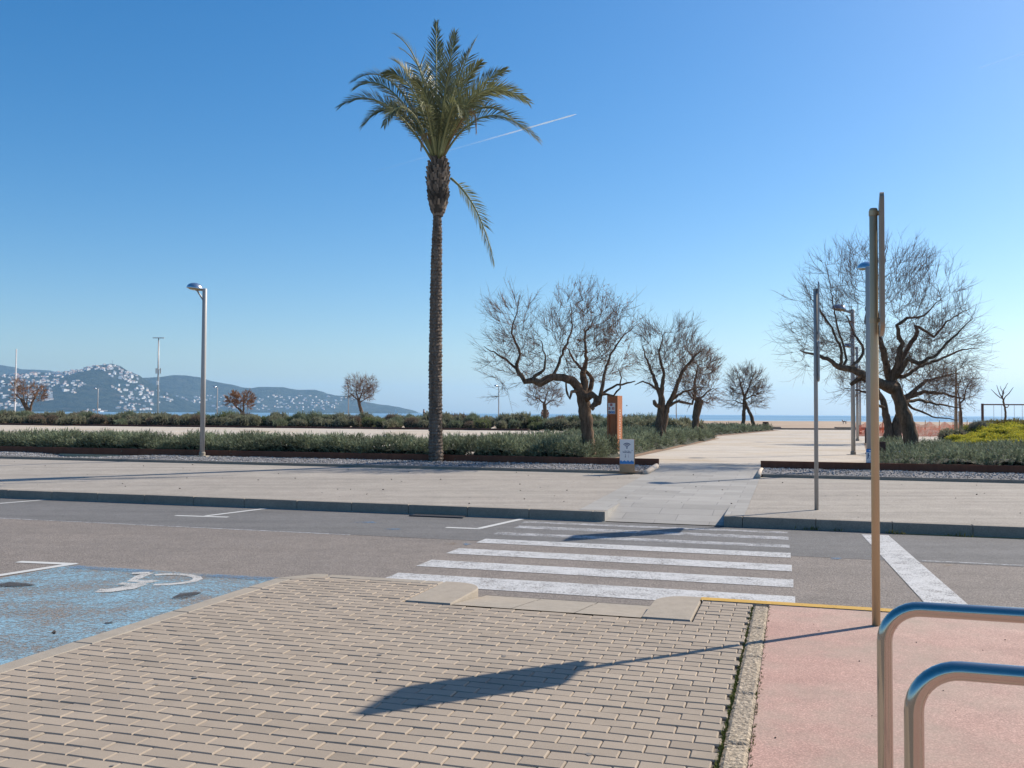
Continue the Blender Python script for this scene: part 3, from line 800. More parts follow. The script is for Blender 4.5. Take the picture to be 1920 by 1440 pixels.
# ---- blue and white dog sign on the lamp
lp = Vector(l1.location)
dp = Vector((lp.x+.03, lp.y-.075, 1.5-(857-779.3)*lp.y/F_PX))
ds = empty('dog_sign', dp, 'small blue and white sign about walking dogs fixed low on the lamp pole', 'sign')
FD = face_frame(dp, (1, -.12, 0))
def rrect(x0, y0, x1, y1, r_, n=5):
    out = []
    for cx_, cy_, a0 in ((x1-r_, y0+r_, -90), (x1-r_, y1-r_, 0), (x0+r_, y1-r_, 90), (x0+r_, y0+r_, 180)):
        for k in range(n): a = R(a0+90*k/(n-1)); out.append((cx_+r_*math.cos(a), cy_+r_*math.sin(a)))
    return out
mb = MB(); flat(mb, rrect(-.13, -.19, .13, .19, .035), -.006, 0, FD); pl = mb.build('sign_plate', M['blue_print'], ds)
mb = MB(); flat(mb, [(-.128, -.115), (.128, -.115), (.128, .115), (-.128, .115)], 0, .001, FD); wp = mb.build('white_field', M['white_panel'], pl)
mb = MB()
def bar(p, q, w_, z=.001):
    d = Vector((q[0]-p[0], q[1]-p[1])).normalized(); nx_, ny_ = -d.y*w_/2, d.x*w_/2
    flat(mb, [(p[0]-nx_, p[1]-ny_), (q[0]-nx_, q[1]-ny_), (q[0]+nx_, q[1]+ny_), (p[0]+nx_, p[1]+ny_)], z, z+.0008, FD)
flat(mb, [(-.083+.014*math.cos(a), .083+.014*math.sin(a)) for a in [i*math.pi/5 for i in range(10)]], .001, .0018, FD)
bar((-.085, .07), (-.088, .015), .026); bar((-.09, .02), (-.11, -.04), .012); bar((-.085, .02), (-.062, -.04), .012); bar((-.085, .06), (-.05, .03), .009); bar((-.05, .03), (-.02, -.005), .004)
bar((-.03, -.015), (.015, -.012), .018); bar((.012, -.005), (.022, .012), .012); bar((-.024, -.02), (-.026, -.04), .007); bar((.01, -.02), (.012, -.04), .007)
flat(mb, rrect(.055, -.045, .11, .045, .006), .001, .0018, FD)
mb.build('walker_pictogram', M['navy'], wp)
mb = MB()
bar((-.05, -.075), (.1, -.075), .008); mb.build('small_print_line', M['grey_print'], wp)
mb = MB(); bar((-.09, -.097), (.1, -.097), .006); mb.build('small_print_line', M['grey_print'], wp)
for q in (((-.07, .15), (.08, .15), .022), ((-.02, -.14), (.1, -.14), .012), ((-.02, -.165), (.08, -.165), .01)):
    mb = MB(); bar(q[0], q[1], q[2], 0); mb.build('small_print_line', M['white_panel'], pl)
# ---- rusted litter bins
def bin_(x, ytop, Z, w_, label):
    b = at_ground(x, Z, ZP); H = 1.5-(ytop-_yh(x))*Z/F_PX - ZP
    o = empty('litter_bin', b, label, 'litter bin', 'rusted steel litter bins')
    Bm = lambda p: b+Vector((p[0]*CT+p[1]*ST, -p[0]*ST+p[1]*CT, p[2]))
    mb = MB(); t = .03
    for q in (((-w_/2, -w_/2, 0), (w_/2, -w_/2+t, H)), ((-w_/2, w_/2-t, 0), (w_/2, w_/2, H)), ((-w_/2, -w_/2+t+.002, 0), (-w_/2+t, w_/2-t-.002, H)), ((w_/2-t, -w_/2+t+.002, 0), (w_/2, w_/2-t-.002, H))): mb.bevel_box(q[0], q[1], .006, 1, Bm)
    mb.build('bin_body', M['corten_dark'], o)
    mb = MB(); mb.box((-w_/2+t+.01, -w_/2+t+.01, 0), (w_/2-t-.01, w_/2-t-.01, H*.8), 1, Bm); mb.build('inner_liner', M['crumb'], o)
bin_(1645, 828, 23.6, .36, 'rusted bin right behind the tall sign post, beside the rosemary bed')
bin_(1631, 803, 42, .42, 'rusted bin farther along the path, left of the dog sign lamp pole')
bin_(1435.5, 791, 76, .46, 'small rusted bin by the beach wall right of the twin trunked tree')
# ---- swing frame
Zs = 87; pz_ = lambda x, y: PZ(x, y, Zs)
zs0 = beach_z(0, Zs)-.05; top = pz_(1842, 758.5); a0 = Vector((top.x, Zs, zs0))
sw = empty('swing_frame', a0, 'dark swing frame with hanging chains on the beach at the right edge', 'swing')
d_ = Vector((.99, -.14, 0)); Lw = 5.2
mb = MB(); b0 = a0.copy(); mb.bevel_box((-.085, -.085, 0), (.085, .085, top.z-zs0+.09), .01, 1, lambda p: b0+Vector(p)); mb.build('post', M['corten_dark'], sw)
mb = MB(); b1 = a0+d_*Lw; mb.bevel_box((-.085, -.085, 0), (.085, .085, top.z-zs0+.09), .01, 1, lambda p: b1+Vector(p)); mb.build('post', M['corten_dark'], sw)
mb = MB(); mb.tube([a0+Vector((.09, 0, top.z-zs0)), b1+Vector((-.09, 0, top.z-zs0))], .06, 10); mb.build('top_bar', M['corten_dark'], sw)
for pr in ((1862, 1876), (1898, 1912)):
    q = []
    for x in pr:
        s_ = pz_(x, 760).x-a0.x; p = a0+d_*s_+Vector((0, 0, top.z-zs0-.05)); q.append(p-Vector((0, 0, 1.75)))
        mb = MB(); mb.tube([p, p-Vector((0, 0, 1.75))], .018, 6); mb.build('chain', M['galv'], sw)
    mb = MB(); c_ = (q[0]+q[1])/2; mb.bevel_box((-.42, -.1, -.02), (.42, .1, .02), .006, 1, lambda p: c_+Vector(p)); mb.build('swing_seat', M['corten_dark'], sw)
# ---- orange barrier net
def net_mat():
    k = NT('orange_net'); k.fin((.80, .15, .055), .6, 0, .3)
    sx = k.add('ShaderNodeSeparateXYZ'); k.link(k.co(), sx.inputs[0])
    fx = k.math('FRACT', k.math('MULTIPLY', sx.outputs['X'], 13.0)); fz = k.math('FRACT', k.math('MULTIPLY', sx.outputs['Z'], 17.0))
    a = k.math('MAXIMUM', k.math('LESS_THAN', fx, .30), k.math('LESS_THAN', fz, .36)); a = k.math('MULTIPLY', a, k.ramp(k.noise(1.1, 4), [(.40, .55), (.5, 1)])); k.link(a, k.bsdf.inputs['Alpha']); return k.m
M['net'] = net_mat(); rn = random.Random(21)
Zn = 56.0
nb = at_ground(1720, Zn, ZP)
nt = empty('barrier_net', nb, 'sagging orange plastic safety net behind the leaning tree trunks', 'barrier net')
x0n, x1n = at_ground(1600, Zn, 0).x, at_ground(1822, Zn, 0).x
for k_ in range(2):
    mb = MB(); ids = {}; n = 70
    for i in range(n+1):
        x = x0n+(x1n-x0n)*i/n
        sag = .20*abs(math.sin(i*math.pi/9))+.10*mnoise.noise(Vector((i*.23, 5*k_, 0)))+(.22 if k_ else 0)
        for j in range(7):
            t = j/6; wob = .10*mnoise.noise(Vector((i*.35, j*.6, 7*k_)))
            ids[i, j] = mb.vert((x, Zn+wob-k_*.5+.0*t, ZP+.02+t*(.88-sag)+.03*mnoise.noise(Vector((i*.5, j, 3)))))
    for i in range(n):
        for j in range(6): mb.f.append([ids[i, j], ids[i+1, j], ids[i+1, j+1], ids[i, j+1]])
    mb.build('net_mesh', M['net'], nt)
for i in range(9):
    x = x0n+(x1n-x0n)*(i+.1)/8.4; mb = MB(); mb.tube([(x, Zn+.06, ZP-.1), (x+rn.uniform(-.05, .05), Zn+.06, ZP+.98)], .022, 6); mb.build('net_stake', M['wood'], nt)
# ---- slack lattice of the far side: tall mast, flag pole
Zm = 205; mbase = at_ground(296, Zm, -.3)
ms = empty('floodlight_mast', mbase, 'very tall slim mast with a cross bar and antennas rising behind the shrubs', 'mast')
ht = PZ(297, 633.5, Zm).z-mbase.z
lean = PZ(297.5, 633.5, Zm).x-mbase.x
mm = lambda t: mbase+Vector((lean*t, 0, ht*t))
mb = MB(); mb.tube([mm(0), mm(.55), mm(1)], [.24, .19, .11], 12); mb.build('pole', M['galv'], ms, True)
mb = MB(); c_ = mm(1); mb.bevel_box((-1.25, -.2, -.10), (1.25, .2, .08), .03, 1, lambda p: c_+Vector(p)); mb.build('floodlight_bar', M['galv'], ms)
hz = lambda y: (PZ(297, y, Zm).z-mbase.z)/ht
for dx in (-.5, .5, 0):
    mb = MB(); c_ = mm(hz(695))+Vector((dx*.95, -.3 if dx == 0 else 0, 0)); mb.bevel_box((-.11, -.08, -.65), (.11, .08, .55), .03, 1, lambda p: c_+Vector(p)); mb.build('antenna', M['galv'], ms)
mb = MB(); mb.tube([mm(hz(695))+Vector((-.6, 0, .2)), mm(hz(695))+Vector((.6, 0, .2))], .04, 6); mb.build('antenna_bracket', M['galv'], ms)
mb = MB(); c_ = mm(hz(718)); mb.bevel_box((-.3, -.33, -.45), (.12, -.2, .45), .03, 1, lambda p: c_+Vector(p)); mb.build('equipment_box', M['white_panel'], ms)
fb = at_ground(27.5, 150, .2); fh = PZ(28.5, 656, 150).z-.2
fl = empty('flag_pole', fb, 'bare white flag pole in front of the far left tree', 'pole')
mb = MB(); mb.tube([fb, fb+Vector((.05, 0, fh))], [.14, .09], 10); mb.build('mast_tube', M['white_panel'], fl)
mb = MB(); mb.lathe([(.01, fh-.02), (.12, fh+.02), (.09, fh+.12), (.01, fh+.16)], 10, 1, lambda p: fb+Vector(p)+Vector((.05, 0, 0))); mb.build('finial', M['white_panel'], fl)
# ================================================================== far hills, houses
M['hill'] = None
def hill_mat(name, a, b, c3):
    k = NT(name)
    c = k.mix(a, b, k.ramp(k.noise(.012, 6, .65), [(.35, 0), (.65, 1)]))
    c = k.mix(c, c3, k.ramp(k.noise(.006, 5, .6), [(.58, 0), (.72, .7)]))
    c = k.mix(c, (.010, .018, .010), k.ramp(k.noise(.022, 6, .75), [(.47, 0), (.56, .85)]))
    k.bump(k.noise(.03, 6, .75), 1.0, 26); return k.fin(c, .95, 0, .1)
HA = hill_mat('wooded_hill', (.026, .038, .022), (.050, .058, .036), (.12, .098, .072))
HB = hill_mat('scrub_hill', (.045, .055, .032), (.065, .07, .045), (.10, .085, .06))
def interp(pts, x):
    if x <= pts[0][0]: return pts[0][1]
    for (a, ya), (b, yb) in zip(pts, pts[1:]):
        if x <= b:
            t = (x-a)/(b-a); t2 = t*t*(3-2*t)*.5+t*.5; return ya+(yb-ya)*t2
    return pts[-1][1]
class Hill:
    def __init__(s, ridge, Zr, front, x0, x1, mat, name, label, seed, rough=1.0):
        s.ridge, s.Zr, s.front, s.seed, s.rough = ridge, Zr, front, seed, rough
        mb = MB(); nx = int((x1-x0)/2.2); nt = 26; ids = {}
        for i in range(nx+1):
            x = x0+(x1-x0)*i/nx
            for j in range(nt+1):
                t = j/(nt-6); ids[i, j] = mb.vert(s.at(x, t))
        for i in range(nx):
            for j in range(nt): mb.f.append([ids[i, j], ids[i+1, j], ids[i+1, j+1], ids[i, j+1]])
        o = mb.build(name, mat, None, True); o['kind'] = 'structure'; s.o = o
    def at(s, x, t):
        y = interp(s.ridge, x); top = max(3.0, (_yh(x)-y)*s.Zr/F_PX+CAM_Z)
        Z = s.Zr-s.front*(1-t)
        if t <= 1: h = top*(.10*t+.90*(t**1.25))*1.0
        else: h = top*max(0, 1-((t-1)/.3)**1.3)
        X = ray(x, 776).x*s.Zr
        n = mnoise.fractal(Vector((X*.0042, Z*.0042, s.seed)), 1.0, 2.0, 5)
        g = mnoise.noise(Vector((X*.004, s.seed, Z*.0015)))
        amp = min(1, t*2.5)*min(1, top/60)*s.rough
        bump = (n*14+g*16*math.sin(min(t, 1)*math.pi))*amp*(.30 if abs(t-1) < .04 else 1)
        return Vector((X, Z+g*60*amp*(t < .97), max(-1.6, h+bump-2.0)))
ridgeC = [(-60, 676), (0, 684), (20, 687), (40, 692), (60, 692.5), (90, 694), (120, 700), (160, 715), (240, 760)]
ridgeB = [(180, 735), (230, 716), (268, 708), (300, 706), (325, 703), (345, 703.5), (370, 706.5), (400, 715), (430, 720), (458, 726), (470, 727.5), (485, 725), (510, 725.5), (530, 726), (545, 729), (560, 731), (590, 730.5), (605, 734), (615, 738), (630, 741), (650, 742), (668, 748), (690, 754), (720, 758.5), (745, 762), (762, 766), (775, 768.5), (779, 771.5), (783, 777)]
ridgeA = [(-60, 712), (0, 706), (20, 702), (60, 697.5), (100, 696.5), (130, 694), (150, 692.5), (165, 688), (180, 684.5), (195, 683.5), (207, 681.5), (222, 685.5), (240, 695), (258, 702), (270, 709.5), (285, 719), (310, 733), (340, 747), (365, 760), (385, 769), (400, 776)]
Hill(ridgeC, 7200, 1500, -60, 240, HB, 'far_hill', '', 3)
hB = Hill(ridgeB, 6000, 1100, 180, 783, HB, 'headland', '', 5, .8)
hA = Hill(ridgeA, 4700, 1150, -60, 400, HA, 'near_hill', '', 9)
# houses: a few shapes, copied; each a thing of its own
def house_mesh(kind):
    V = []; F = []; MI = []
    def bx(lo, hi, mi, b=0):
        m_ = MB(); m_.box(lo, hi); o = len(V); V.extend(m_.v); F.extend([[i+o for i in f] for f in m_.f]); MI.extend([mi]*len(m_.f))
    def roof(lo, hi, h):
        x0, y0, z = lo; x1, y1, _ = hi; o = len(V); my = (y0+y1)/2
        V.extend([(x0, y0, z), (x1, y0, z), (x1, y1, z), (x0, y1, z), (x0+.8, my, z+h), (x1-.8, my, z+h)])
        F.extend([[o, o+1, o+5, o+4], [o+2, o+3, o+4, o+5], [o+1, o+2, o+5], [o+3, o, o+4], [o+3, o+2, o+1, o]]); MI.extend([1]*5)
    def win(x, y, z): bx((x-.5, y-.06, z), (x+.5, y+.05, z+1.3), 2)
    if kind == 0:
        bx((-6, -4, -6), (6, 4, 5.6), 0); roof((-6.4, -4.4, 5.62), (6.4, 4.4, 5.6), 1.9)
        for x in (-4, -1, 2, 4.5): win(x, -4, 1); win(x, -4, 3.8)
    elif kind == 1:
        bx((-5, -4, -6), (3, 4, 6.5), 0); bx((3.02, -5, -6), (8, 3, 3.4), 0); roof((-5.3, -4.3, 6.52), (3.3, 4.3, 6.5), 1.6)
        for x in (-3.6, -1, 1.6): win(x, -4, 1.2); win(x, -4, 4.2)
        bx((3.5, -5.06, .2), (7.5, -4.95, 2.4), 2)
    elif kind == 2:
        bx((-9, -4.5, -6), (9, 4.5, 5), 0); bx((-6, -3.5, 5.02), (5, 4, 8), 0)
        for i in range(6): win(-7.5+i*3, -4.5, 1.4)
        for i in range(3): win(-4.5+i*3.4, -3.5, 5.8)
    else:
        bx((-8, -6, -6), (8, 6, 17), 0)
        for i in range(5):
            for j in range(5): win(-6+i*3, -6, 1+j*3.2)
        bx((-3, -3, 17.02), (3, 3, 19), 0)
    me = bpy.data.meshes.new('house'); me.from_pydata(V, [], F)
    for m_ in (M['render_white'], M['roof_tile'], M['window_dark']): me.materials.append(m_)
    me.polygons.foreach_set('material_index', MI)
    a = me.attributes.new('tint', 'FLOAT', 'POINT'); a.data.foreach_set('value', [1.0]*len(V)); me.update(); return me
M['render_white'] = plain('white_render', (.66, .64, .60), .8, 0, .06, .2); M['roof_tile'] = plain('roof_tiles', (.40, .20, .13), .85, 0, .2, .5); M['window_dark'] = plain('dark_windows', (.06, .07, .08), .3, 0, .1)
M['render_cream'] = plain('cream_render', (.70, .58, .46), .8, 0, .06, .2)
HM = [house_mesh(k) for k in range(4)]
rh = random.Random(77)
def house(h, x, t, kind, sc, label, group):
    p = h.at(x, t); p.z += 1.0
    o = bpy.data.objects.new('hillside_house', HM[kind]); C.objects.link(o)
    o.location = p; o.rotation_euler.z = rh.uniform(.55, 1.35); o.scale = (sc*rh.uniform(.8, 1.25), sc, sc*rh.uniform(.85, 1.2))
    tag(o, label, 'house', group)
HG = 'pale houses on the far hillsides'
def cluster(h, x0, x1, y0, y1, n, label, kinds=(0, 1, 2, 0), sc=.92, edge=None):
    got = 0; tries = 0
    while got < n and tries < n*60:
        tries += 1
        x = rh.uniform(x0, x1); ty = rh.uniform(y0, y1)
        if edge: ty = edge(x)+rh.uniform(y0, y1)
        # find the spot on the slope which lies at that height
        lo, hi = 0.0, 1.0
        for _ in range(14):
            md = (lo+hi)/2; p = h.at(x, md); py = _yh(x)-(p.z-CAM_Z)*F_PX/p.y
            if py > ty: lo = md
            else: hi = md
        if hi > .995: continue
        house(h, x, hi, rh.choice(kinds), sc*rh.uniform(.75, 1.2), label, HG); got += 1
rA = lambda x: interp(ridgeA, x)
cluster(hA, 158, 265, 2, 12, 34, 'pale house packed around the summit of the hill', edge=rA)
cluster(hA, 8, 150, 2, 13, 36, 'pale house in the highest row below the ridge, left of the summit', edge=rA)
cluster(hA, -10, 230, 713, 726, 40, 'pale house in the middle band of the hill slope', edge=None)
cluster(hA, 5, 235, 729, 748, 40, 'pale house scattered over the lower slope of the hill')
cluster(hA, -5, 240, 750, 767, 36, 'pale house near the water at the foot of the hill')
cluster(hA, 262, 315, 6, 22, 22, 'pale house on the falling right shoulder of the hill', edge=rA)
cluster(hA, 300, 378, 3, 14, 24, 'pale house in the dense cluster at the right end of the hill', edge=rA)
cluster(hA, 228, 236, 744, 748, 1, 'taller pale apartment block low on the hill', (3,), 1.0)
cluster(hB, 385, 485, 742, 766, 22, 'pale house at the foot of the middle hill, beside the orange leaved tree')
cluster(hB, 485, 530, 744, 768, 16, 'pale house at the foot of the long ridge right of the orange leaved tree')
cluster(hB, 530, 660, 750, 769, 26, 'pale house along the far shore left of the lone bare tree')
# the many smaller houses between them, too many to set one by one
small = []
def more(h, x0, x1, y0, y1, n, edge=None):
    got = 0; tries = 0
    while got < n and tries < n*60:
        tries += 1; x = rh.uniform(x0, x1); ty = rh.uniform(y0, y1)+(edge(x) if edge else 0)
        if mnoise.noise(Vector((x*.07, ty*.16, 2))) < -.12: continue
        lo, hi = 0.0, 1.0
        for _ in range(13):
            md = (lo+hi)/2; p = h.at(x, md); py = _yh(x)-(p.z-CAM_Z)*F_PX/p.y
            if py > ty: lo = md
            else: hi = md
        if hi > .995: continue
        p = h.at(x, hi); small.append(p); got += 1
more(hA, 8, 150, 2, 16, 70, rA); more(hA, 160, 265, 2, 13, 60, rA); more(hA, -10, 235, 712, 728, 80); more(hA, 0, 240, 729, 768, 170); more(hA, 262, 380, 4, 24, 70, rA); more(hB, 380, 665, 742, 769, 150)
V, Fc, MI = [], [], []
for p in small:
    m_ = MB(); w_, d_, h_ = rh.uniform(4, 9), rh.uniform(3, 5), rh.uniform(3.5, 8); a_ = rh.uniform(.55, 1.35); ca, sa = math.cos(a_), math.sin(a_)
    Mh = lambda q: Vector((p.x+q[0]*ca-q[1]*sa, p.y+q[0]*sa+q[1]*ca, p.z+q[2]))
    m_.box((-w_, -d_, -5), (w_, d_, h_), 1, Mh); o_ = len(V); V += m_.v; Fc += [[i+o_ for i in f] for f in m_.f]; MI += [rh.choice((0, 0, 0, 2))]*6
    if rh.random() < .6:
        m_ = MB(); m_.prism([(-w_*1.05, -d_*1.1), (w_*1.05, -d_*1.1), (w_*.7, 0), (w_*1.05, d_*1.1), (-w_*1.05, d_*1.1), (-w_*.7, 0)], h_+.02, h_+1.3, 1, Mh); o_ = len(V); V += m_.v; Fc += [[i+o_ for i in f] for f in m_.f]; MI += [1]*len(m_.f)
me = bpy.data.meshes.new('distant_houses'); me.from_pydata(V, [], Fc)
for m_ in (M['render_white'], M['roof_tile'], M['render_cream']): me.materials.append(m_)
me.polygons.foreach_set('material_index', MI); me.update()
o_ = bpy.data.objects.new('distant_houses', me); C.objects.link(o_); tag(o_, 'dense scatter of tiny pale houses over the far hill slopes', 'houses', None, 'stuff')
# summit antenna, sailing boat, trail, birds
p = hA.at(209, 1.0); ant = empty('summit_antenna', p, 'thin antenna on the summit of the hill', 'antenna')
mb = MB(); mb.tube([p-Vector((0, 0, 5)), p+Vector((0, 0, 19))], [.9, .5], 6)
for k_ in (6, 11, 16): mb.tube([p+Vector((-2, 0, k_)), p+Vector((2, 0, k_))], .3, 5)
mb.build('antenna_mast', M['galv'], ant)
bp = at_ground(742, 1500, -.95); sb = empty('sailing_boat', bp, 'tiny white sailing boat in front of the far headland', 'boat')
mb = MB(); prof = [(-3, .15), (-2.5, .9), (0, 1.2), (2, .9), (3.4, .05)]
b = 0
for i, (x, w_) in enumerate(prof):
    for (yy, zz) in ((-w_, 1.0), (-w_*.6, .0), (0, -.4), (w_*.6, 0), (w_, 1.0)): mb.vert(bp+Vector((x, yy, zz)))
for i in range(4):
    for j in range(4): mb.f.append([i*5+j, i*5+j+1, i*5+5+j+1, i*5+5+j])
    mb.f.append([i*5+4, i*5, i*5+5, i*5+9])
mb.build('hull', M['white_panel'], sb)
mb = MB(); mb.tube([bp+Vector((.3, 0, .8)), bp+Vector((.3, 0, 9))], .07, 6); mb.build('boat_mast', M['galv'], sb)
mb = MB(); mb.prism([(-2.6, 1.6), (.2, 1.6), (.2, 8.8)], -.03, .03, 1, lambda p: bp+Vector((p[0], p[2], p[1]))); mb.prism([(.45, 8.0), (.45, 1.4), (3.2, 1.2)], -.03, .03, 1, lambda p: bp+Vector((p[0], p[2], p[1]))); mb.build('sail', M['white_panel'], sb)
# condensation trail: a long thin body of ice cloud far outside the haze
def trail_mat():
    k = NT('trail_cloud'); k.N.remove(k.bsdf); tl = k.add('ShaderNodeBsdfTranslucent'); tl.inputs[0].default_value = (1, 1, 1, 1); df = k.add('ShaderNodeBsdfDiffuse'); df.inputs[0].default_value = (1, 1, 1, 1)
    tp_ = k.add('ShaderNodeBsdfTransparent'); m1 = k.add('ShaderNodeMixShader'); m1.inputs[0].default_value = .5; m2 = k.add('ShaderNodeMixShader')
    k.link(tl.outputs[0], m1.inputs[1]); k.link(df.outputs[0], m1.inputs[2]); k.link(tp_.outputs[0], m2.inputs[1]); k.link(m1.outputs[0], m2.inputs[2]); k.link(m2.outputs[0], k.out.inputs[0])
    a = k.math('MULTIPLY', k.tint(), k.ramp(k.noise(.004, 3), [(.2, .6), (.8, 1)])); k.link(a, m2.inputs[0]); return k.m
ZT = 16000
A, B = PZ(705, 321, ZT), PZ(1081, 214, ZT)
mb = MB(); n = 40
pts = [A.lerp(B, i/n) for i in range(n+1)]
mb.tube(pts, [max(1.5, 15-2.5*(i/n)+2*math.sin(i*1.7)-(12 if i == n else 0)) for i in range(n+1)], 8)
k0 = [0.02+.05*max(0, min(1, (i/n-.1)/.3))+.75*max(0, min(1, (i/n-.45)/.35))**1.5 for i in range(n+1)]
for i in range(n+1):
    for j in range(8): mb.t[i*8+j] = k0[i]
tr = mb.build('condensation_trail', trail_mat(), None, True); tag(tr, 'thin white aircraft trail crossing the sky behind the palm crown', 'vapour trail', 'aircraft trails')
mb = MB(); A, B = PZ(1838, 127, ZT), PZ(1925, 98, ZT)
pts = [A.lerp(B, i/12) for i in range(13)]; mb.tube(pts, 9, 8); mb.t = [.10]*len(mb.t)
tr2 = mb.build('condensation_trail', tr.data.materials[0], None, True); tag(tr2, 'very faint short aircraft trail at the top right of the sky', 'vapour trail', 'aircraft trails')
M['bird'] = plain('bird_feathers', (.10, .09, .09), .8)
def bird(x, y, Z, label, sc=1.0):
    c_ = PZ(x, y, Z); mb = MB()
    mb.tube([c_+Vector((-.26*sc, 0, 0)), c_+Vector((-.12*sc, 0, .02*sc)), c_+Vector((.08*sc, 0, .02*sc)), c_+Vector((.2*sc, 0, .04*sc)), c_+Vector((.28*sc, 0, .03*sc))], [.01*sc, .06*sc, .07*sc, .04*sc, .008*sc], 8)
    for s_ in (-1, 1):
        q = [(.1, 0), (.16, .3), (.02, .62), (-.04, .32), (-.1, 0)]
        mb.prism(q if s_ > 0 else q[::-1], 0, .02, 1, lambda p, s_=s_: c_+Vector((p[0]*sc, s_*p[1]*sc*.8, p[2]*sc+.03+.34*abs(p[1])*sc)))
    o = mb.build('bird', M['bird'], None, True, c_); tag(o, label, 'bird', 'birds in flight')
bird(705, 712, 120, 'small dark bird flying right of the lone round bare tree', .42)
bird(1175, 761, 110, 'small dark bird flying over the sea right of the rusted totem', .42)
# ---- people on the beach
M['skin'] = plain('skin', (.50, .32, .24), .6, 0, .05); M['hair'] = plain('brown_hair', (.12, .06, .035), .6); M['dark_cloth'] = plain('dark_clothes', (.035, .035, .045), .9, 0, .2); M['grey_cloth'] = plain('grey_clothes', (.20, .19, .19), .9, 0, .2); M['brown_cloth'] = plain('brown_clothes', (.20, .10, .06), .9)
def person(loc, H, face, label, top, trousers, stride=.12, bag=False):
    o = empty('person', loc, label, 'person'); o.rotation_euler.z = face; s_ = H/1.7
    J = {'pel': (0, 0, .92, .13), 'bel': (0, 0, 1.08, .125), 'che': (0, 0, 1.28, .15), 'nec': (0, .0, 1.45, .06), 'hea': (0, -.02, 1.58, .095), 'top': (0, -.01, 1.68, .06)}
    E = [('pel', 'bel'), ('bel', 'che'), ('che', 'nec'), ('nec', 'hea'), ('hea', 'top')]
    for n_, sx, st in (('l', -1, stride), ('r', 1, -stride)):
        J['sh'+n_] = (.17*sx, 0, 1.40, .065); J['el'+n_] = (.22*sx, st*.6, 1.13, .045); J['wr'+n_] = (.20*sx, -.08-st*.5, .90, .034); J['ha'+n_] = (.20*sx, -.11-st*.5, .80, .03)
        J['hi'+n_] = (.09*sx, 0, .86, .10); J['kn'+n_] = (.10*sx, -st*.8-.02, .48, .065); J['an'+n_] = (.10*sx, -st*1.4+.03, .09, .042); J['to'+n_] = (.11*sx, -st*1.4-.13, .04, .035)
        E += [('che', 'sh'+n_), ('sh'+n_, 'el'+n_), ('el'+n_, 'wr'+n_), ('wr'+n_, 'ha'+n_), ('pel', 'hi'+n_), ('hi'+n_, 'kn'+n_), ('kn'+n_, 'an'+n_), ('an'+n_, 'to'+n_)]
    keys = list(J)
    def skin(name, ks, es, grow, mat):
        me = bpy.data.meshes.new(name); idx = {k: i for i, k in enumerate(ks)}
        me.from_pydata([tuple(c_*s_ for c_ in J[k][:3]) for k in ks], [(idx[a], idx[b]) for a, b in es], [])
        t = bpy.data.objects.new(name, me); C.objects.link(t)
        md = t.modifiers.new('skin', 'SKIN'); md.use_smooth_shade = True
        for i, k in enumerate(ks):
            r_ = J[k][3]*s_*grow; me.skin_vertices[0].data[i].radius = (r_, r_*.8)
        me.skin_vertices[0].data[0].use_root = True
        t.modifiers.new('sub', 'SUBSURF').levels = 1
        bpy.context.view_layer.update()
        m2 = bpy.data.meshes.new_from_object(t.evaluated_get(bpy.context.evaluated_depsgraph_get())); bpy.data.objects.remove(t)
        m2.name = name; m2.materials.clear(); m2.materials.append(mat)
        q = bpy.data.objects.new(name, m2); C.objects.link(q); q.parent = o; return q
    skin('body', keys, E, 1.0, M['skin'])
    tk = ['pel', 'bel', 'che', 'shl', 'ell', 'wrl', 'shr', 'elr', 'wrr']
    skin('jacket', tk, [e for e in E if e[0] in tk and e[1] in tk], 1.16, top)
    lk = ['pel', 'hil', 'knl', 'anl', 'hir', 'knr', 'anr']
    skin('trousers', lk, [e for e in E if e[0] in lk and e[1] in lk], 1.14, trousers)
    mb = MB(); T_ = lambda p: Vector((p[0]*s_, (p[1]+.01)*s_, p[2]*s_))
    mb.lathe([(.02, 1.735), (.075, 1.71), (.108, 1.64), (.112, 1.56), (.10, 1.47), (.06, 1.44)], 14, 1, lambda p: T_((p[0], p[1]*1.05+.03, p[2])), True)
    h_ = mb.build('hair', M['hair']); h_.parent = o
    if bag:
        mb = MB(); mb.bevel_box((.10, -.34, .92), (.34, -.12, 1.16), .04); q = mb.build('held_bag', M['dark_cloth']); q.data.transform(Matrix.Scale(s_, 4)); q.parent = o
    return o
person(at_ground(795, 140, beach_z(0, 140)), 1.55, R(60), 'person with brown hair and dark jacket standing left of the palm trunk', M['dark_cloth'], M['grey_cloth'], .05, True)
person(at_ground(1017, 118, beach_z(0, 118)), 1.50, R(10), 'person in brown seen left of the low tree trunk behind the shrubs', M['brown_cloth'], M['dark_cloth'], .02)
person(at_ground(1026.5, 116, beach_z(0, 116)), 1.52, R(-20), 'person in light brown seen right of the low tree trunk behind the shrubs', M['brown_cloth'], M['grey_cloth'], .02)
person(at_ground(1178.5, 168, beach_z(0, 168)), 1.72, R(80), 'leftmost of three dark figures walking near the water beside the totem', M['dark_cloth'], M['dark_cloth'], .14)
person(at_ground(1182.5, 170, beach_z(0, 170)), 1.65, R(75), 'middle of three dark figures walking near the water beside the totem', M['grey_cloth'], M['dark_cloth'], .1)
person(at_ground(1189.5, 165, beach_z(0, 165)), 1.70, R(100), 'rightmost of three dark figures walking near the water beside the totem', M['dark_cloth'], M['dark_cloth'], .12)
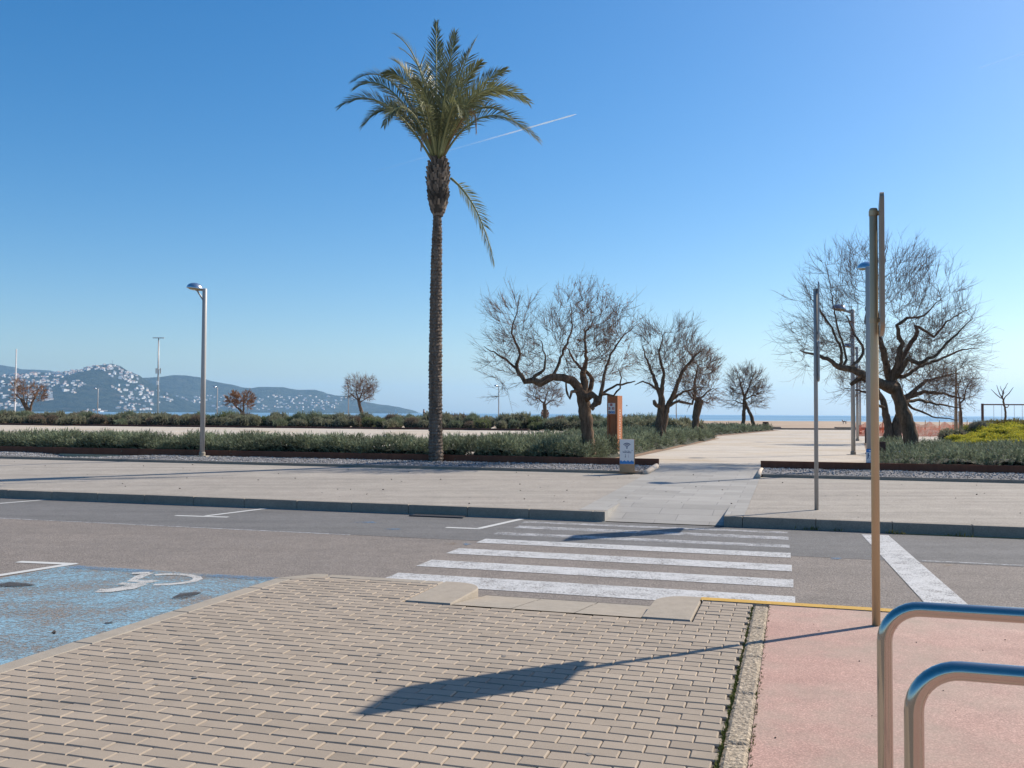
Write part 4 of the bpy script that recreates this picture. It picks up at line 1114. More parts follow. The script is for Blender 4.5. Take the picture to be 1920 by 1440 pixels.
# ---- dog
def dog(loc):
    o = empty('dog', loc, 'small black and white dog standing on the sand above the beach wall', 'dog')
    k = NT('dog_coat'); k.m and k.fin(k.mix((.03, .03, .03), (.75, .73, .70), k.ramp(k.noise(4.5, 2), [(.50, 0), (.54, 1)])), .9); mt = k.m
    J = [((.0, 0, .40), .075), ((-.20, 0, .40), .085), ((.18, 0, .41), .095), ((.29, 0, .50), .06), ((.36, 0, .57), .06), ((.46, 0, .54), .03), ((-.30, 0, .42), .03), ((-.42, 0, .52), .018)]
    E = [(0, 1), (0, 2), (2, 3), (3, 4), (4, 5), (1, 6), (6, 7)]
    for y in (-.07, .07):
        i = len(J); J += [((.19, y, .28), .04), ((.18, y, .14), .025), ((.20, y, .02), .025)]; E += [(2, i), (i, i+1), (i+1, i+2)]
        i = len(J); J += [((-.20, y, .27), .05), ((-.27, y, .16), .025), ((-.23, y, .02), .024)]; E += [(1, i), (i, i+1), (i+1, i+2)]
    for y in (-.04, .04): J.append(((.34, y, .64), .015)); E.append((4, len(J)-1))
    me = bpy.data.meshes.new('dog_body'); me.from_pydata([p for p, r_ in J], E, []); t = bpy.data.objects.new('t', me); C.objects.link(t)
    t.modifiers.new('s', 'SKIN').use_smooth_shade = True
    for i, (p, r_) in enumerate(J): me.skin_vertices[0].data[i].radius = (r_, r_)
    me.skin_vertices[0].data[0].use_root = True; t.modifiers.new('b', 'SUBSURF').levels = 1
    bpy.context.view_layer.update()
    m2 = bpy.data.meshes.new_from_object(t.evaluated_get(bpy.context.evaluated_depsgraph_get())); bpy.data.objects.remove(t)
    m2.materials.clear(); m2.materials.append(mt); q = bpy.data.objects.new('dog_body', m2); C.objects.link(q); q.parent = o; o.scale = (.85,)*3; return o
dg = dog(at_ground(1583, 112, beach_z(at_ground(1583, 112, 0).x, 112))); dg.rotation_euler.z = R(195)
# ---- air
hz_ = NT('haze_air'); hz_.N.remove(hz_.bsdf)
pv = hz_.add('ShaderNodeVolumePrincipled'); pv.inputs['Color'].default_value = (.46, .745, 1.0, 1); pv.inputs['Density'].default_value = 7.2e-5; pv.inputs['Anisotropy'].default_value = .3
hz_.link(pv.outputs[0], hz_.out.inputs['Volume'])
mb = MB(); mb.box((-14500, -3500, -9), (14500, 14500, 420)); hb = mb.build('haze', hz_.m); hb['kind'] = 'stuff'; hb['label'] = 'thin pale sea haze lying over the bay and hills'; hb.display_type = 'WIRE'
# ================================================================== plants
M['bark'] = None
def bark_mat(name, a, b, s=14):
    k = NT(name)
    c = k.mix(a, b, k.ramp(k.noise(s, 6, .7, (1, 1, .22)), [(.35, 0), (.65, 1)]))
    c = k.mix(c, k.ramp(k.noise(60, 3, .7, (1, 1, .3)), [(.3, .32), (.7, .62)]), .7, 'OVERLAY')
    k.bump(k.noise(s*1.6, 5, .7, (1, 1, .22)), .9, .03); return k.fin(c, .95, 0, .15)
M['bark'] = bark_mat('tamarisk_bark', (.080, .052, .034), (.225, .152, .10))
M['twig'] = leafmat('bare_twigs', (.16, .105, .078), (.26, .175, .128), .9, 0)
M['dryleaf'] = leafmat('dry_needles', (.27, .12, .05), (.36, .19, .09), .9, .3)
M['orangeleaf'] = leafmat('orange_leaves', (.25, .125, .06), (.33, .175, .085), .9, .3)

def nv(rg): return Vector((rg.gauss(0, 1), rg.gauss(0, 1), rg.gauss(0, 1)))
def bare_tree(name, label, group, Z, trunks, crowns, N, seed, limbs=(), twigs=5, twig_len=.34, twig_r=.0042, min_r=.0036, dry=0, drymat=None, bf=.28, jit=.14, base_z=None, sub=2, exp=2.4, droop=0.0, thin=1.0, ls=1.0):
    """trunks / limbs: [(pixels), (radii m), depth offsets]; crowns: pixel ellipses (cx, cy, rx, ry, weight)"""
    rg = random.Random(seed); ppm = F_PX/Z
    pos, par, fix, lev = [], [], [], []
    def add(p, pa, r=0.0): pos.append(Vector(p)); par.append(pa); fix.append(r); return len(pos)-1
    def nearest(p): return min(range(len(pos)), key=lambda i: (pos[i]-p).length_squared)
    paths = []
    for pl in list(trunks)+list(limbs):
        pts, rad = pl[0], pl[1]; rad = [r_*(thin if pl not in trunks else (1+thin)/2) for r_ in rad]; dep = pl[2] if len(pl) > 2 else [0]*len(pts)
        W_ = [PZ(x, y, Z+dz) for (x, y), dz in zip(pts, dep)]
        if pl in trunks and base_z is not None: W_[0].z = base_z
        prev = -1
        if pos and len(pl) <= 3 and pl not in trunks: prev = nearest(W_[0])
        elif pos and pl in trunks and len(pl) > 3: prev = nearest(W_[0])
        ids_ = []
        for i in range(len(W_)-1):
            L_ = (W_[i+1]-W_[i]).length; k = max(1, int(L_/.11))
            for q in range(k):
                if i == 0 and q == 0 and prev >= 0: continue
                t = q/k; p = W_[i].lerp(W_[i+1], t)+nv(rg)*.012
                prev = add(p, prev, rad[i]+(rad[i+1]-rad[i])*t); ids_.append(prev)
        prev = add(W_[-1], prev, rad[-1]); ids_.append(prev); paths.append(ids_)
    nfix = len(pos)
    tot = sum(c[4] for c in crowns); pts = []
    lows = min(c[1] for c in crowns)
    for c in crowns:
        k = int(N*c[4]/tot)
        C0 = PZ(c[0], c[1], Z); rx, rz = c[2]/ppm, c[3]/ppm; ry = (rx+rz)/2*.85
        for _ in range(k):
            d = nv(rg).normalized()*(rg.random()**(1/2.6))
            pts.append(C0+Vector((d.x*rx, d.y*ry, d.z*rz)))
    # connect near to far: short wood first, balanced with the path back to the trunk
    crown_nodes = [i for i in range(nfix) if fix[i] < 1e9]
    start = [i for i in range(nfix) if pos[i].z > pos[paths[0][0]].z + .55*(pos[paths[0][-1]].z-pos[paths[0][0]].z)]
    A = np.zeros((nfix+len(pts)*6, 3)); plen = np.full(len(A), 1e6); n = nfix
    for i in range(nfix):
        A[i] = pos[i]
        plen[i] = 0 if par[i] < 0 else 0.35*(pos[i]-pos[par[i]]).length+plen[par[i]]
    mask = np.zeros(len(A), bool); mask[start] = True
    PP = np.array([tuple(p) for p in pts]); d0 = np.array([np.min(np.linalg.norm(A[start]-p, axis=1)) for p in PP])
    for qi in np.argsort(d0):
        p = PP[qi]; D = np.linalg.norm(A[:n]-p, axis=1)
        cost = D+bf*plen[:n]; cost[~mask[:n]] = 1e9
        # branches rather climb than hang
        cost = cost + np.maximum(0, A[:n, 2]-p[2])*.35
        j = int(np.argmin(cost)); L_ = D[j]
        k = max(1, min(6, int(L_/.16)+1)); p0 = Vector(A[j]); p1 = Vector(p)
        din = (pos[j]-pos[par[j]]).normalized() if par[j] >= 0 else Vector((0, 0, 1))
        ctrl = p0+(din*.35+(p1-p0).normalized()*.3+Vector((0, 0, -.05+.12*rg.random())))*L_*.62
        prev = j
        for q in range(1, k+1):
            t = q/k; b = p0*(1-t)**2+ctrl*2*t*(1-t)+p1*t*t
            if q < k: b += nv(rg)*jit*L_/k*.6
            pl_ = plen[prev]+(b-pos[prev]).length; prev = add(b, prev); A[n] = b; plen[n] = pl_; mask[n] = True; n += 1
    # radii from the tips
    kids = [[] for _ in pos]
    for i, p_ in enumerate(par):
        if p_ >= 0: kids[p_].append(i)
    order = sorted(range(len(pos)), key=lambda i: -i)
    rad = [0.0]*len(pos)
    for i in order:
        s_ = sum(rad[k]**exp for k in kids[i]); r_ = s_**(1/exp) if kids[i] else min_r
        rad[i] = max(fix[i], min(r_, fix[par[i]] if (par[i] >= 0 and fix[par[i]] > 0 and fix[i] == 0) else 1e9), min_r) if fix[i] == 0 else fix[i]
    for i in range(nfix, len(pos)):
        if par[i] >= 0: rad[i] = min(rad[i], rad[par[i]])
    base = pos[paths[0][0]].copy()
    o = empty(name, base, label, 'tree', group)
    tm, cm, dm = MB(), MB(), MB()
    done = set()
    def chain(i, pa):
        ch = [i]
        while kids[ch[-1]]:
            cur = ch[-1]
            nxt = [k for k in kids[cur] if k not in done and (fix[k] > 0) == (fix[cur] > 0 and any(fix[q] > 0 for q in kids[cur]))] or [k for k in kids[cur] if k not in done]
            if not nxt: break
            ch.append(max(nxt, key=lambda k: rad[k]))
        return ch
    stack = [(i, -1) for i in range(len(pos)) if par[i] < 0]
    while stack:
        i, pa = stack.pop()
        if i in done: continue
        ch = chain(i, pa); done.update(ch)
        for c in ch:
            for k in kids[c]:
                if k not in done: stack.append((k, c))
        ids_ = ([pa] if pa >= 0 else [])+ch
        pp = [pos[q] for q in ids_]; rr = [rad[q] for q in ids_]
        if pa >= 0: rr[0] = min(rr[0], rr[1]*1.25) if len(rr) > 1 else rr[0]
        big = max(rr)
        if len(pp) < 2: continue
        # lumpy wood on the thick parts
        if big > .05:
            n_ = 14; b0 = len(tm.v); tm.tube(pp, rr, n_, 1, True)
            for vi in range(b0, len(tm.v)):
                li = (vi-b0)//n_
                if li < len(pp):
                    v = Vector(tm.v[vi]); c_ = pp[li]; d = v-c_
                    f = 1+.22*mnoise.noise(Vector((d.x*9/max(.1, big), d.y*9/max(.1, big), v.z*2.2+seed)))+.14*mnoise.noise(v*7)
                    if pa < 0 and li < 4: f *= 1+.10*(4-li)/4
                    tm.v[vi] = tuple(c_+d*f)
        elif big > .014: tm.tube(pp, rr, 6, 1, False)
        else: cm.tube(pp, rr, 3, rg.uniform(.7, 1.3), False)
    # fine twigs, a brush at every end and along the thin wood
    tipz = [i for i in range(nfix, len(pos)) if not kids[i]]
    thin = [i for i in range(nfix, len(pos)) if rad[i] < .014 and kids[i]]
    ctr = sum((pos[i] for i in tipz), Vector())/max(1, len(tipz))
    for i in tipz+[q for q in thin if rg.random() < .5]:
        end = not kids[i]
        d0_ = (pos[i]-pos[par[i]]).normalized(); out = (pos[i]-ctr).normalized()
        for q in range(twigs if end else max(1, twigs//2)):
            d = (d0_*.8+out*.45+Vector((0, 0, .38-droop))+nv(rg)*.36).normalized(); L_ = twig_len*rg.uniform(.5, 1.35); t = rg.uniform(.65, 1.35)
            p = pos[i]; up = Vector((0, 0, .5-droop*1.6))+nv(rg)*.3
            q1 = p+d*L_*.5; d2 = (d+up*.45).normalized(); q2 = q1+d2*L_*.5
            cm.tube([p, q1, q2], [twig_r, twig_r*.8, twig_r*.35], 3, t, False)
            for s_ in range(sub):
                st = p.lerp(q1, rg.random()) if rg.random() < .5 else q1.lerp(q2, rg.random()*.8)
                d3 = (d2+nv(rg)*.55+up*.2).normalized(); e = st+d3*L_*rg.uniform(.25, .6)
                cm.tube([st, st.lerp(e, .5)+nv(rg)*.01, e], [twig_r*.7, twig_r*.55, twig_r*.25], 3, t, False)
            if dry and rg.random() < dry*(1.0 if pos[i].x > ctr.x else .25 if drymat is None else 1):
                for s_ in range(7):
                    st = p.lerp(q2, rg.random()); d3 = (d2+nv(rg)*.7).normalized(); nn = d3.orthogonal().normalized()*rg.uniform(.006, .011)*ls
                    l_ = rg.uniform(.05, .12)*ls; dm.face([st-nn, st+nn, st+d3*l_], rg.uniform(.6, 1.3))
    tr_ = tm.build('trunk', M['bark'], o, True); cm.build('crown', M['twig'], o)
    if dm.f: dm.build('dry_leaves', drymat or M['dryleaf'], o)
    return o
TG = 'bare tamarisk trees of the promenade'
BEDZ = .36
# T1: beside the totem, long limb reaching left  (pixels from the photograph)
def z1(pts): return [(860+x/4.5, 540+y/4.5) for x, y in pts]
bare_tree('bare_tree', 'large bare tree left of the rusted totem with one long crooked limb reaching left', TG, 24.0,
  [(z1([(1095, 1440), (1088, 1300), (1080, 1150), (1062, 1000), (1040, 900)]), (.175, .165, .163, .17, .15), (0, 0, 0, 0, 0))],
  [(1000, 660, 90, 60, 1.3), (960, 620, 50, 62, .8), (1080, 625, 75, 75, 2.2), (1145, 620, 48, 60, 1.3), (1130, 680, 50, 40, .8), (1030, 700, 60, 25, .5), (950, 700, 35, 50, .45), (1085, 575, 50, 32, .5), (965, 575, 18, 25, .15)],
  400, 101,
  [(z1([(1035, 905), (1000, 830), (960, 785), (880, 755), (800, 748), (740, 775), (690, 803), (630, 780), (565, 790), (530, 745), (485, 680), (490, 640)]), (.13, .115, .11, .10, .095, .095, .10, .085, .07, .06, .05, .045), (0, -.05, -.1, -.2, -.3, -.35, -.4, -.4, -.35, -.3, -.2, -.2)),
   (z1([(490, 640), (520, 560), (480, 470), (440, 380), (480, 250), (510, 60)]), (.04, .034, .03, .024, .016, .006), (-.2, -.1, 0, .1, .2, .2)),
   (z1([(485, 680), (400, 600), (300, 550), (210, 490)]), (.035, .028, .018, .006), (-.2, -.3, -.35, -.3)),
   (z1([(640, 775), (650, 740), (720, 690), (740, 590), (700, 450)]), (.05, .045, .03, .022, .012), (-.35, -.4, -.5, -.5, -.4)),
   (z1([(800, 750), (840, 650), (900, 500), (960, 330), (940, 120)]), (.045, .036, .028, .018, .006), (-.3, -.1, .1, .3, .4)),
   (z1([(1050, 900), (1060, 790), (1040, 720), (1080, 600), (1060, 400), (1150, 250)]), (.12, .10, .075, .045, .03, .01), (0, .1, .2, .3, .5, .5)),
   (z1([(1085, 940), (1130, 780), (1110, 740), (1000, 640), (930, 520)]), (.07, .06, .05, .032, .018), (.1, .3, .4, .5, .6)),
   (z1([(1090, 920), (1130, 900), (1190, 950), (1200, 900), (1225, 740), (1280, 560), (1400, 400), (1500, 310)]), (.10, .085, .075, .05, .036, .026, .016, .006), (-.1, -.25, -.3, -.25, -.2, -.1, 0, .1)),
   (z1([(1200, 905), (1260, 860), (1340, 820), (1420, 805), (1490, 785)]), (.04, .034, .03, .026, .014), (-.2, -.2, -.2, -.2, -.2)),
   (z1([(1195, 925), (1240, 895), (1310, 905), (1358, 850), (1365, 760), (1350, 690)]), (.035, .03, .027, .022, .016, .008), (-.3, -.4, -.4, -.4, -.4, -.4)),
   (z1([(1000, 890), (960, 880), (935, 935), (910, 860), (905, 785)]), (.06, .04, .032, .028, .02), (-.2, -.3, -.35, -.35, -.3)),
   (z1([(1120, 960), (1150, 985), (1185, 965)]), (.10, .085, .075), (-.15, -.3, -.35)), (z1([(1100, 985), (1125, 1010), (1142, 1025)]), (.09, .07, .055), (-.2, -.3, -.3))],
  twigs=5, twig_len=.52, dry=.30, base_z=BEDZ, twig_r=.0040, sub=3)
# T2, T3
bare_tree('bare_tree', 'bare tree right of the rusted totem with a forked trunk and a curling lower branch', TG, 37.0,
  [([(1238, 838), (1236, 805), (1240, 770), (1240, 745)], (.19, .165, .15, .13)), ([(1240, 785), (1250, 765), (1262, 740), (1278, 700), (1300, 670), (1318, 655)], (.12, .11, .095, .07, .045, .02), (0, 0, -.1, -.2, -.2, 0), 1)],
  [(1225, 660, 38, 48, 1), (1275, 650, 42, 45, 1.2), (1300, 668, 30, 32, .8), (1250, 690, 55, 45, 1), (1215, 625, 18, 24, .3), (1285, 720, 30, 25, .4)], 300, 102,
  [([(1240, 745), (1228, 715), (1215, 680), (1205, 650)], (.10, .07, .04, .02)), ([(1240, 745), (1245, 700), (1235, 660), (1245, 625)], (.10, .06, .04, .015)), ([(1252, 762), (1272, 752), (1298, 758), (1302, 745), (1296, 735)], (.06, .05, .045, .035, .02), (-.1, -.2, -.2, -.2, -.2)), ([(1255, 755), (1280, 735), (1315, 725)], (.06, .045, .02)), ([(1234, 765), (1228, 756), (1226, 750)], (.07, .08, .05), (-.15, -.25, -.25)), ([(1236, 735), (1222, 722), (1205, 715), (1190, 722)], (.05, .04, .03, .012))],
  twigs=5, twig_len=.6, twig_r=.0058, min_r=.005, base_z=BEDZ, dry=.08)
bare_tree('bare_tree', 'smaller bare tree with thick cut trunk and rusty twigs beyond the forked one', TG, 49.0,
  [([(1302, 820), (1303, 795), (1308, 765), (1312, 748)], (.20, .18, .20, .24))],
  [(1310, 700, 36, 38, 1.2), (1322, 690, 26, 30, .7), (1300, 735, 34, 26, .6), (1330, 738, 20, 20, .35)], 290, 103,
  [([(1303, 750), (1302, 720), (1308, 690)], (.11, .07, .03)), ([(1312, 750), (1325, 735), (1338, 728)], (.06, .04, .02)), ([(1300, 750), (1290, 735), (1280, 728)], (.05, .04, .02))],
  twigs=5, twig_len=.55, twig_r=.0068, min_r=.006, base_z=BEDZ, dry=.6, jit=.16)
bare_tree('bare_tree', 'round bare tree on two thin trunks standing by the beach wall', TG, 75.0,
  [([(1391, 807), (1394, 790), (1395, 765), (1396, 745)], (.17, .15, .14, .12)), ([(1411, 806), (1413, 795), (1408, 778), (1400, 762), (1397, 752)], (.16, .15, .13, .12, .10), (0, 0, 0, 0, 0))],
  [(1400, 722, 36, 32, 1.5), (1396, 712, 26, 24, .7), (1415, 735, 26, 22, .5), (1382, 745, 22, 22, .4), (1410, 757, 24, 14, .25)], 420, 104,
  [([(1396, 745), (1390, 725), (1386, 710)], (.09, .06, .03)), ([(1396, 745), (1405, 725), (1412, 705)], (.09, .06, .03)), ([(1396, 750), (1410, 742), (1425, 738)], (.06, .05, .02)), ([(1394, 757), (1385, 755), (1375, 750)], (.06, .045, .02))],
  twigs=5, twig_len=.65, twig_r=.009, min_r=.009, base_z=ZP)
# T5: the great leaning tree right of the path
def z5(pts): return [(1500+x*360/1234, 440+y*360/1234) for x, y in pts]
bare_tree('bare_tree', 'largest bare tree leaning over the rosemary bed, right of the tall sign post', TG, 25.0,
  [(z5([(725, 1440), (715, 1330), (690, 1200), (650, 1080), (610, 980), (570, 900)]), (.25, .225, .205, .19, .175, .11), (0, 0, 0, 0, 0, 0))],
  [(1560, 590, 80, 75, 1.8), (1530, 650, 55, 50, .7), (1640, 545, 80, 75, 1.8), (1730, 570, 75, 80, 1.8), (1775, 640, 55, 65, 1.2), (1700, 640, 80, 60, 1.2), (1600, 660, 70, 45, .8), (1755, 700, 70, 50, 1.0), (1710, 495, 40, 35, .35), (1590, 500, 40, 35, .35), (1545, 520, 18, 30, .12)], 640, 105,
  [(z5([(600, 985), (500, 950), (430, 910), (340, 870), (250, 850), (180, 800), (90, 770), (0, 745)]), (.19, .17, .145, .12, .10, .075, .05, .02), (-.1, -.3, -.4, -.5, -.5, -.5, -.5, -.4)),
   (z5([(600, 1010), (520, 960), (400, 920), (350, 940), (325, 965)]), (.16, .14, .10, .085, .07), (.1, .2, .1, 0, 0)),
   (z5([(320, 865), (390, 790), (415, 740), (350, 640), (300, 520)]), (.06, .055, .05, .035, .02), (-.5, -.3, -.2, -.1, 0)),
   (z5([(260, 850), (270, 760), (200, 600), (120, 480), (60, 400)]), (.06, .05, .04, .03, .012), (-.5, -.6, -.6, -.6, -.5)),
   (z5([(280, 855), (300, 780), (230, 560), (210, 400), (160, 180)]), (.055, .045, .032, .022, .006), (-.5, -.3, -.2, 0, .1)),
   (z5([(570, 900), (540, 780), (510, 660), (520, 450), (540, 250), (560, 60)]), (.14, .11, .08, .05, .03, .008), (0, .1, .2, .3, .4, .4)),
   (z5([(590, 930), (630, 830), (655, 700), (620, 580), (690, 540), (800, 520), (900, 420)]), (.15, .12, .085, .065, .05, .035, .012), (0, -.2, -.3, -.4, -.4, -.3, -.2)),
   (z5([(600, 930), (650, 800), (760, 620), (740, 580), (860, 660), (940, 560), (1100, 470)]), (.12, .10, .07, .055, .045, .03, .01), (.1, .3, .5, .5, .6, .7, .8)),
   (z5([(630, 900), (690, 800), (770, 830), (880, 770), (1000, 640), (1110, 540)]), (.10, .085, .075, .05, .035, .012), (-.1, -.4, -.5, -.6, -.6, -.6)),
   (z5([(650, 930), (760, 850), (900, 800), (1040, 740), (1150, 730)]), (.08, .06, .045, .03, .01), (0, .2, .3, .3, .3)),
   (z5([(660, 1080), (760, 1060), (880, 1090), (960, 1100), (1050, 1120)]), (.07, .055, .04, .03, .012), (.2, .5, .7, .8, .8)),
   (z5([(690, 1110), (770, 1130), (850, 1170), (960, 1180), (1020, 1190)]), (.05, .042, .03, .022, .01), (.2, .3, .3, .3, .3)),
   (z5([(560, 890), (540, 740), (480, 650), (420, 560), (440, 380)]), (.10, .08, .06, .04, .015), (0, -.3, -.5, -.6, -.6))],
  twigs=5, twig_len=.58, twig_r=.0039, base_z=BEDZ, dry=.03, sub=3, thin=.72)
bare_tree('bare_tree', 'bare tree with two twisted trunks just behind the largest leaning tree', TG, 41.0,
  [([(1664, 826), (1666, 800), (1660, 770), (1655, 750), (1648, 738)], (.20, .17, .14, .13, .12)), ([(1682, 826), (1681, 795), (1690, 770), (1700, 745)], (.22, .2, .19, .17))],
  [(1610, 722, 45, 28, .6), (1660, 700, 55, 38, .8), (1740, 705, 70, 45, 1.4), (1770, 740, 62, 34, 1.2), (1700, 680, 50, 30, .6)], 430, 106,
  [([(1658, 765), (1645, 758), (1638, 768), (1637, 785)], (.07, .06, .05, .03), (-.2, -.3, -.3, -.3)), ([(1700, 745), (1730, 735), (1770, 738), (1810, 750)], (.12, .08, .05, .02)), ([(1700, 745), (1735, 715), (1790, 700)], (.12, .07, .02)), ([(1648, 738), (1620, 735), (1590, 728)], (.07, .05, .02)), ([(1648, 738), (1640, 710), (1625, 690)], (.07, .05, .02))],
  twigs=5, twig_len=.65, twig_r=.0065, min_r=.006, base_z=BEDZ, droop=.15)
bare_tree('bare_tree', 'thin young bare tree tied between stakes right of the largest leaning tree', TG, 50.0,
  [([(1803, 806), (1802, 780), (1800, 755)], (.085, .07, .06))],
  [(1812, 722, 20, 26, 1), (1800, 735, 14, 18, .5), (1824, 728, 13, 24, .5)], 70, 107,
  [([(1800, 755), (1808, 748), (1810, 735), (1818, 715)], (.05, .045, .035, .015)), ([(1800, 755), (1796, 735), (1798, 715)], (.04, .03, .01))],
  twigs=3, twig_len=.4, twig_r=.006, min_r=.008, base_z=.3)
sx = at_ground(1791, 49.7, .3); st = empty('tree_stake', sx, 'tall wooden stakes beside the thin young tree', 'stake')
for (xa, xb, yt) in ((1789.5, 1792.5, 690), (1794, 1793, 700), (1799, 1798.2, 771)):
    mb = MB(); mb.tube([at_ground(xa, 49.7, .2), PZ(xb, yt, 49.7)], [.05, .04], 8); mb.build('stake', M['wood'], st)
bare_tree('bare_tree', 'slim pruned bare sapling in front of the swing frame', TG, 62.0,
  [([(1886, 795), (1885, 770), (1881, 750), (1878, 742)], (.07, .065, .06, .05))],
  [(1878, 736, 6, 6, 1)], 6, 108,
  [([(1879, 748), (1868, 740), (1858, 730)], (.035, .028, .012)), ([(1880, 748), (1873, 736), (1869, 722)], (.035, .028, .012)), ([(1880, 746), (1882, 732), (1890, 718)], (.035, .028, .012)), ([(1881, 748), (1892, 738), (1900, 726)], (.035, .028, .012)), ([(1885, 765), (1890, 764), (1893, 758)], (.035, .03, .025)), ([(1880, 748), (1880, 735), (1876, 724)], (.035, .028, .012))],
  twigs=1, twig_len=.25, twig_r=.006, min_r=.008, base_z=.3, sub=0)
# small far trees behind the shrubs
bare_tree('bare_tree', 'lone round bare tree by the sea beside the small far lamp, left of the palm', TG, 115.0,
  [([(678, 786), (679, 776), (675, 762), (673, 752)], (.26, .24, .22, .20))],
  [(676, 727, 31, 23, 1.4), (675, 735, 28, 18, .6), (690, 738, 18, 14, .3)], 420, 109,
  [([(673, 752), (665, 745), (658, 738)], (.12, .09, .04)), ([(673, 752), (678, 738), (682, 725)], (.14, .10, .05)), ([(674, 755), (685, 748), (697, 742)], (.09, .07, .03)), ([(673, 752), (668, 735), (670, 720)], (.12, .08, .04))],
  twigs=4, twig_len=.7, twig_r=.011, min_r=.010, base_z=.3, thin=.8)
bare_tree('bare_tree', 'low spreading bare tree behind the far shrubs, under the long crooked limb', TG, 98.0,
  [([(1022, 782), (1022, 770), (1021, 758)], (.28, .25, .22))],
  [(1020, 738, 33, 20, 1.2), (1003, 748, 16, 14, .35), (1040, 750, 18, 14, .4), (1012, 728, 24, 14, .4)], 330, 110,
  [([(1021, 758), (1010, 748), (998, 742)], (.12, .09, .03)), ([(1021, 758), (1024, 742), (1030, 728)], (.13, .08, .03)), ([(1022, 760), (1034, 750), (1046, 752)], (.10, .07, .03))],
  twigs=4, twig_len=.65, twig_r=.010, min_r=.010, base_z=.3, thin=.75)
bare_tree('bare_tree', 'leafy brown tree with spreading limbs behind the flag pole at the far left', TG, 105.0,
  [([(54, 776), (52, 768), (46, 758), (40, 749)], (.30, .28, .22, .16)), ([(54, 768), (58, 762), (60, 754), (66, 746)], (.16, .15, .12, .08), (0, 0, 0, 0), 1)],
  [(40, 730, 17, 17, 1), (68, 738, 17, 18, 1.1), (50, 735, 14, 14, .4), (30, 742, 9, 10, .2), (78, 745, 8, 12, .3)], 260, 111,
  [([(40, 749), (34, 744), (28, 738)], (.11, .08, .03)), ([(46, 757), (44, 742), (42, 728)], (.10, .07, .03)), ([(51, 766), (50, 754), (52, 742)], (.12, .09, .04))],
  twigs=3, twig_len=.6, twig_r=.011, min_r=.011, base_z=.3, dry=.28, drymat=M['dryleaf'], thin=.75, ls=3.0)
bare_tree('bare_tree', 'small tree with orange brown leaves behind the shrubs right of the tall left lamp', TG, 118.0,
  [([(455, 783), (454, 774), (450, 768), (443, 763)], (.26, .22, .16, .12)), ([(454, 774), (457, 766), (456, 757), (460, 750)], (.15, .13, .10, .06), (0, 0, 0, 0), 1)],
  [(438, 750, 12, 13, .9), (453, 747, 12, 11, .6), (466, 752, 9, 16, .9), (447, 757, 14, 8, .4)], 190, 112,
  [([(443, 763), (436, 756), (432, 748)], (.09, .07, .03))],
  twigs=3, twig_len=.5, twig_r=.011, min_r=.011, base_z=.3, dry=1.0, drymat=M['orangeleaf'], thin=.7, ls=3.4)

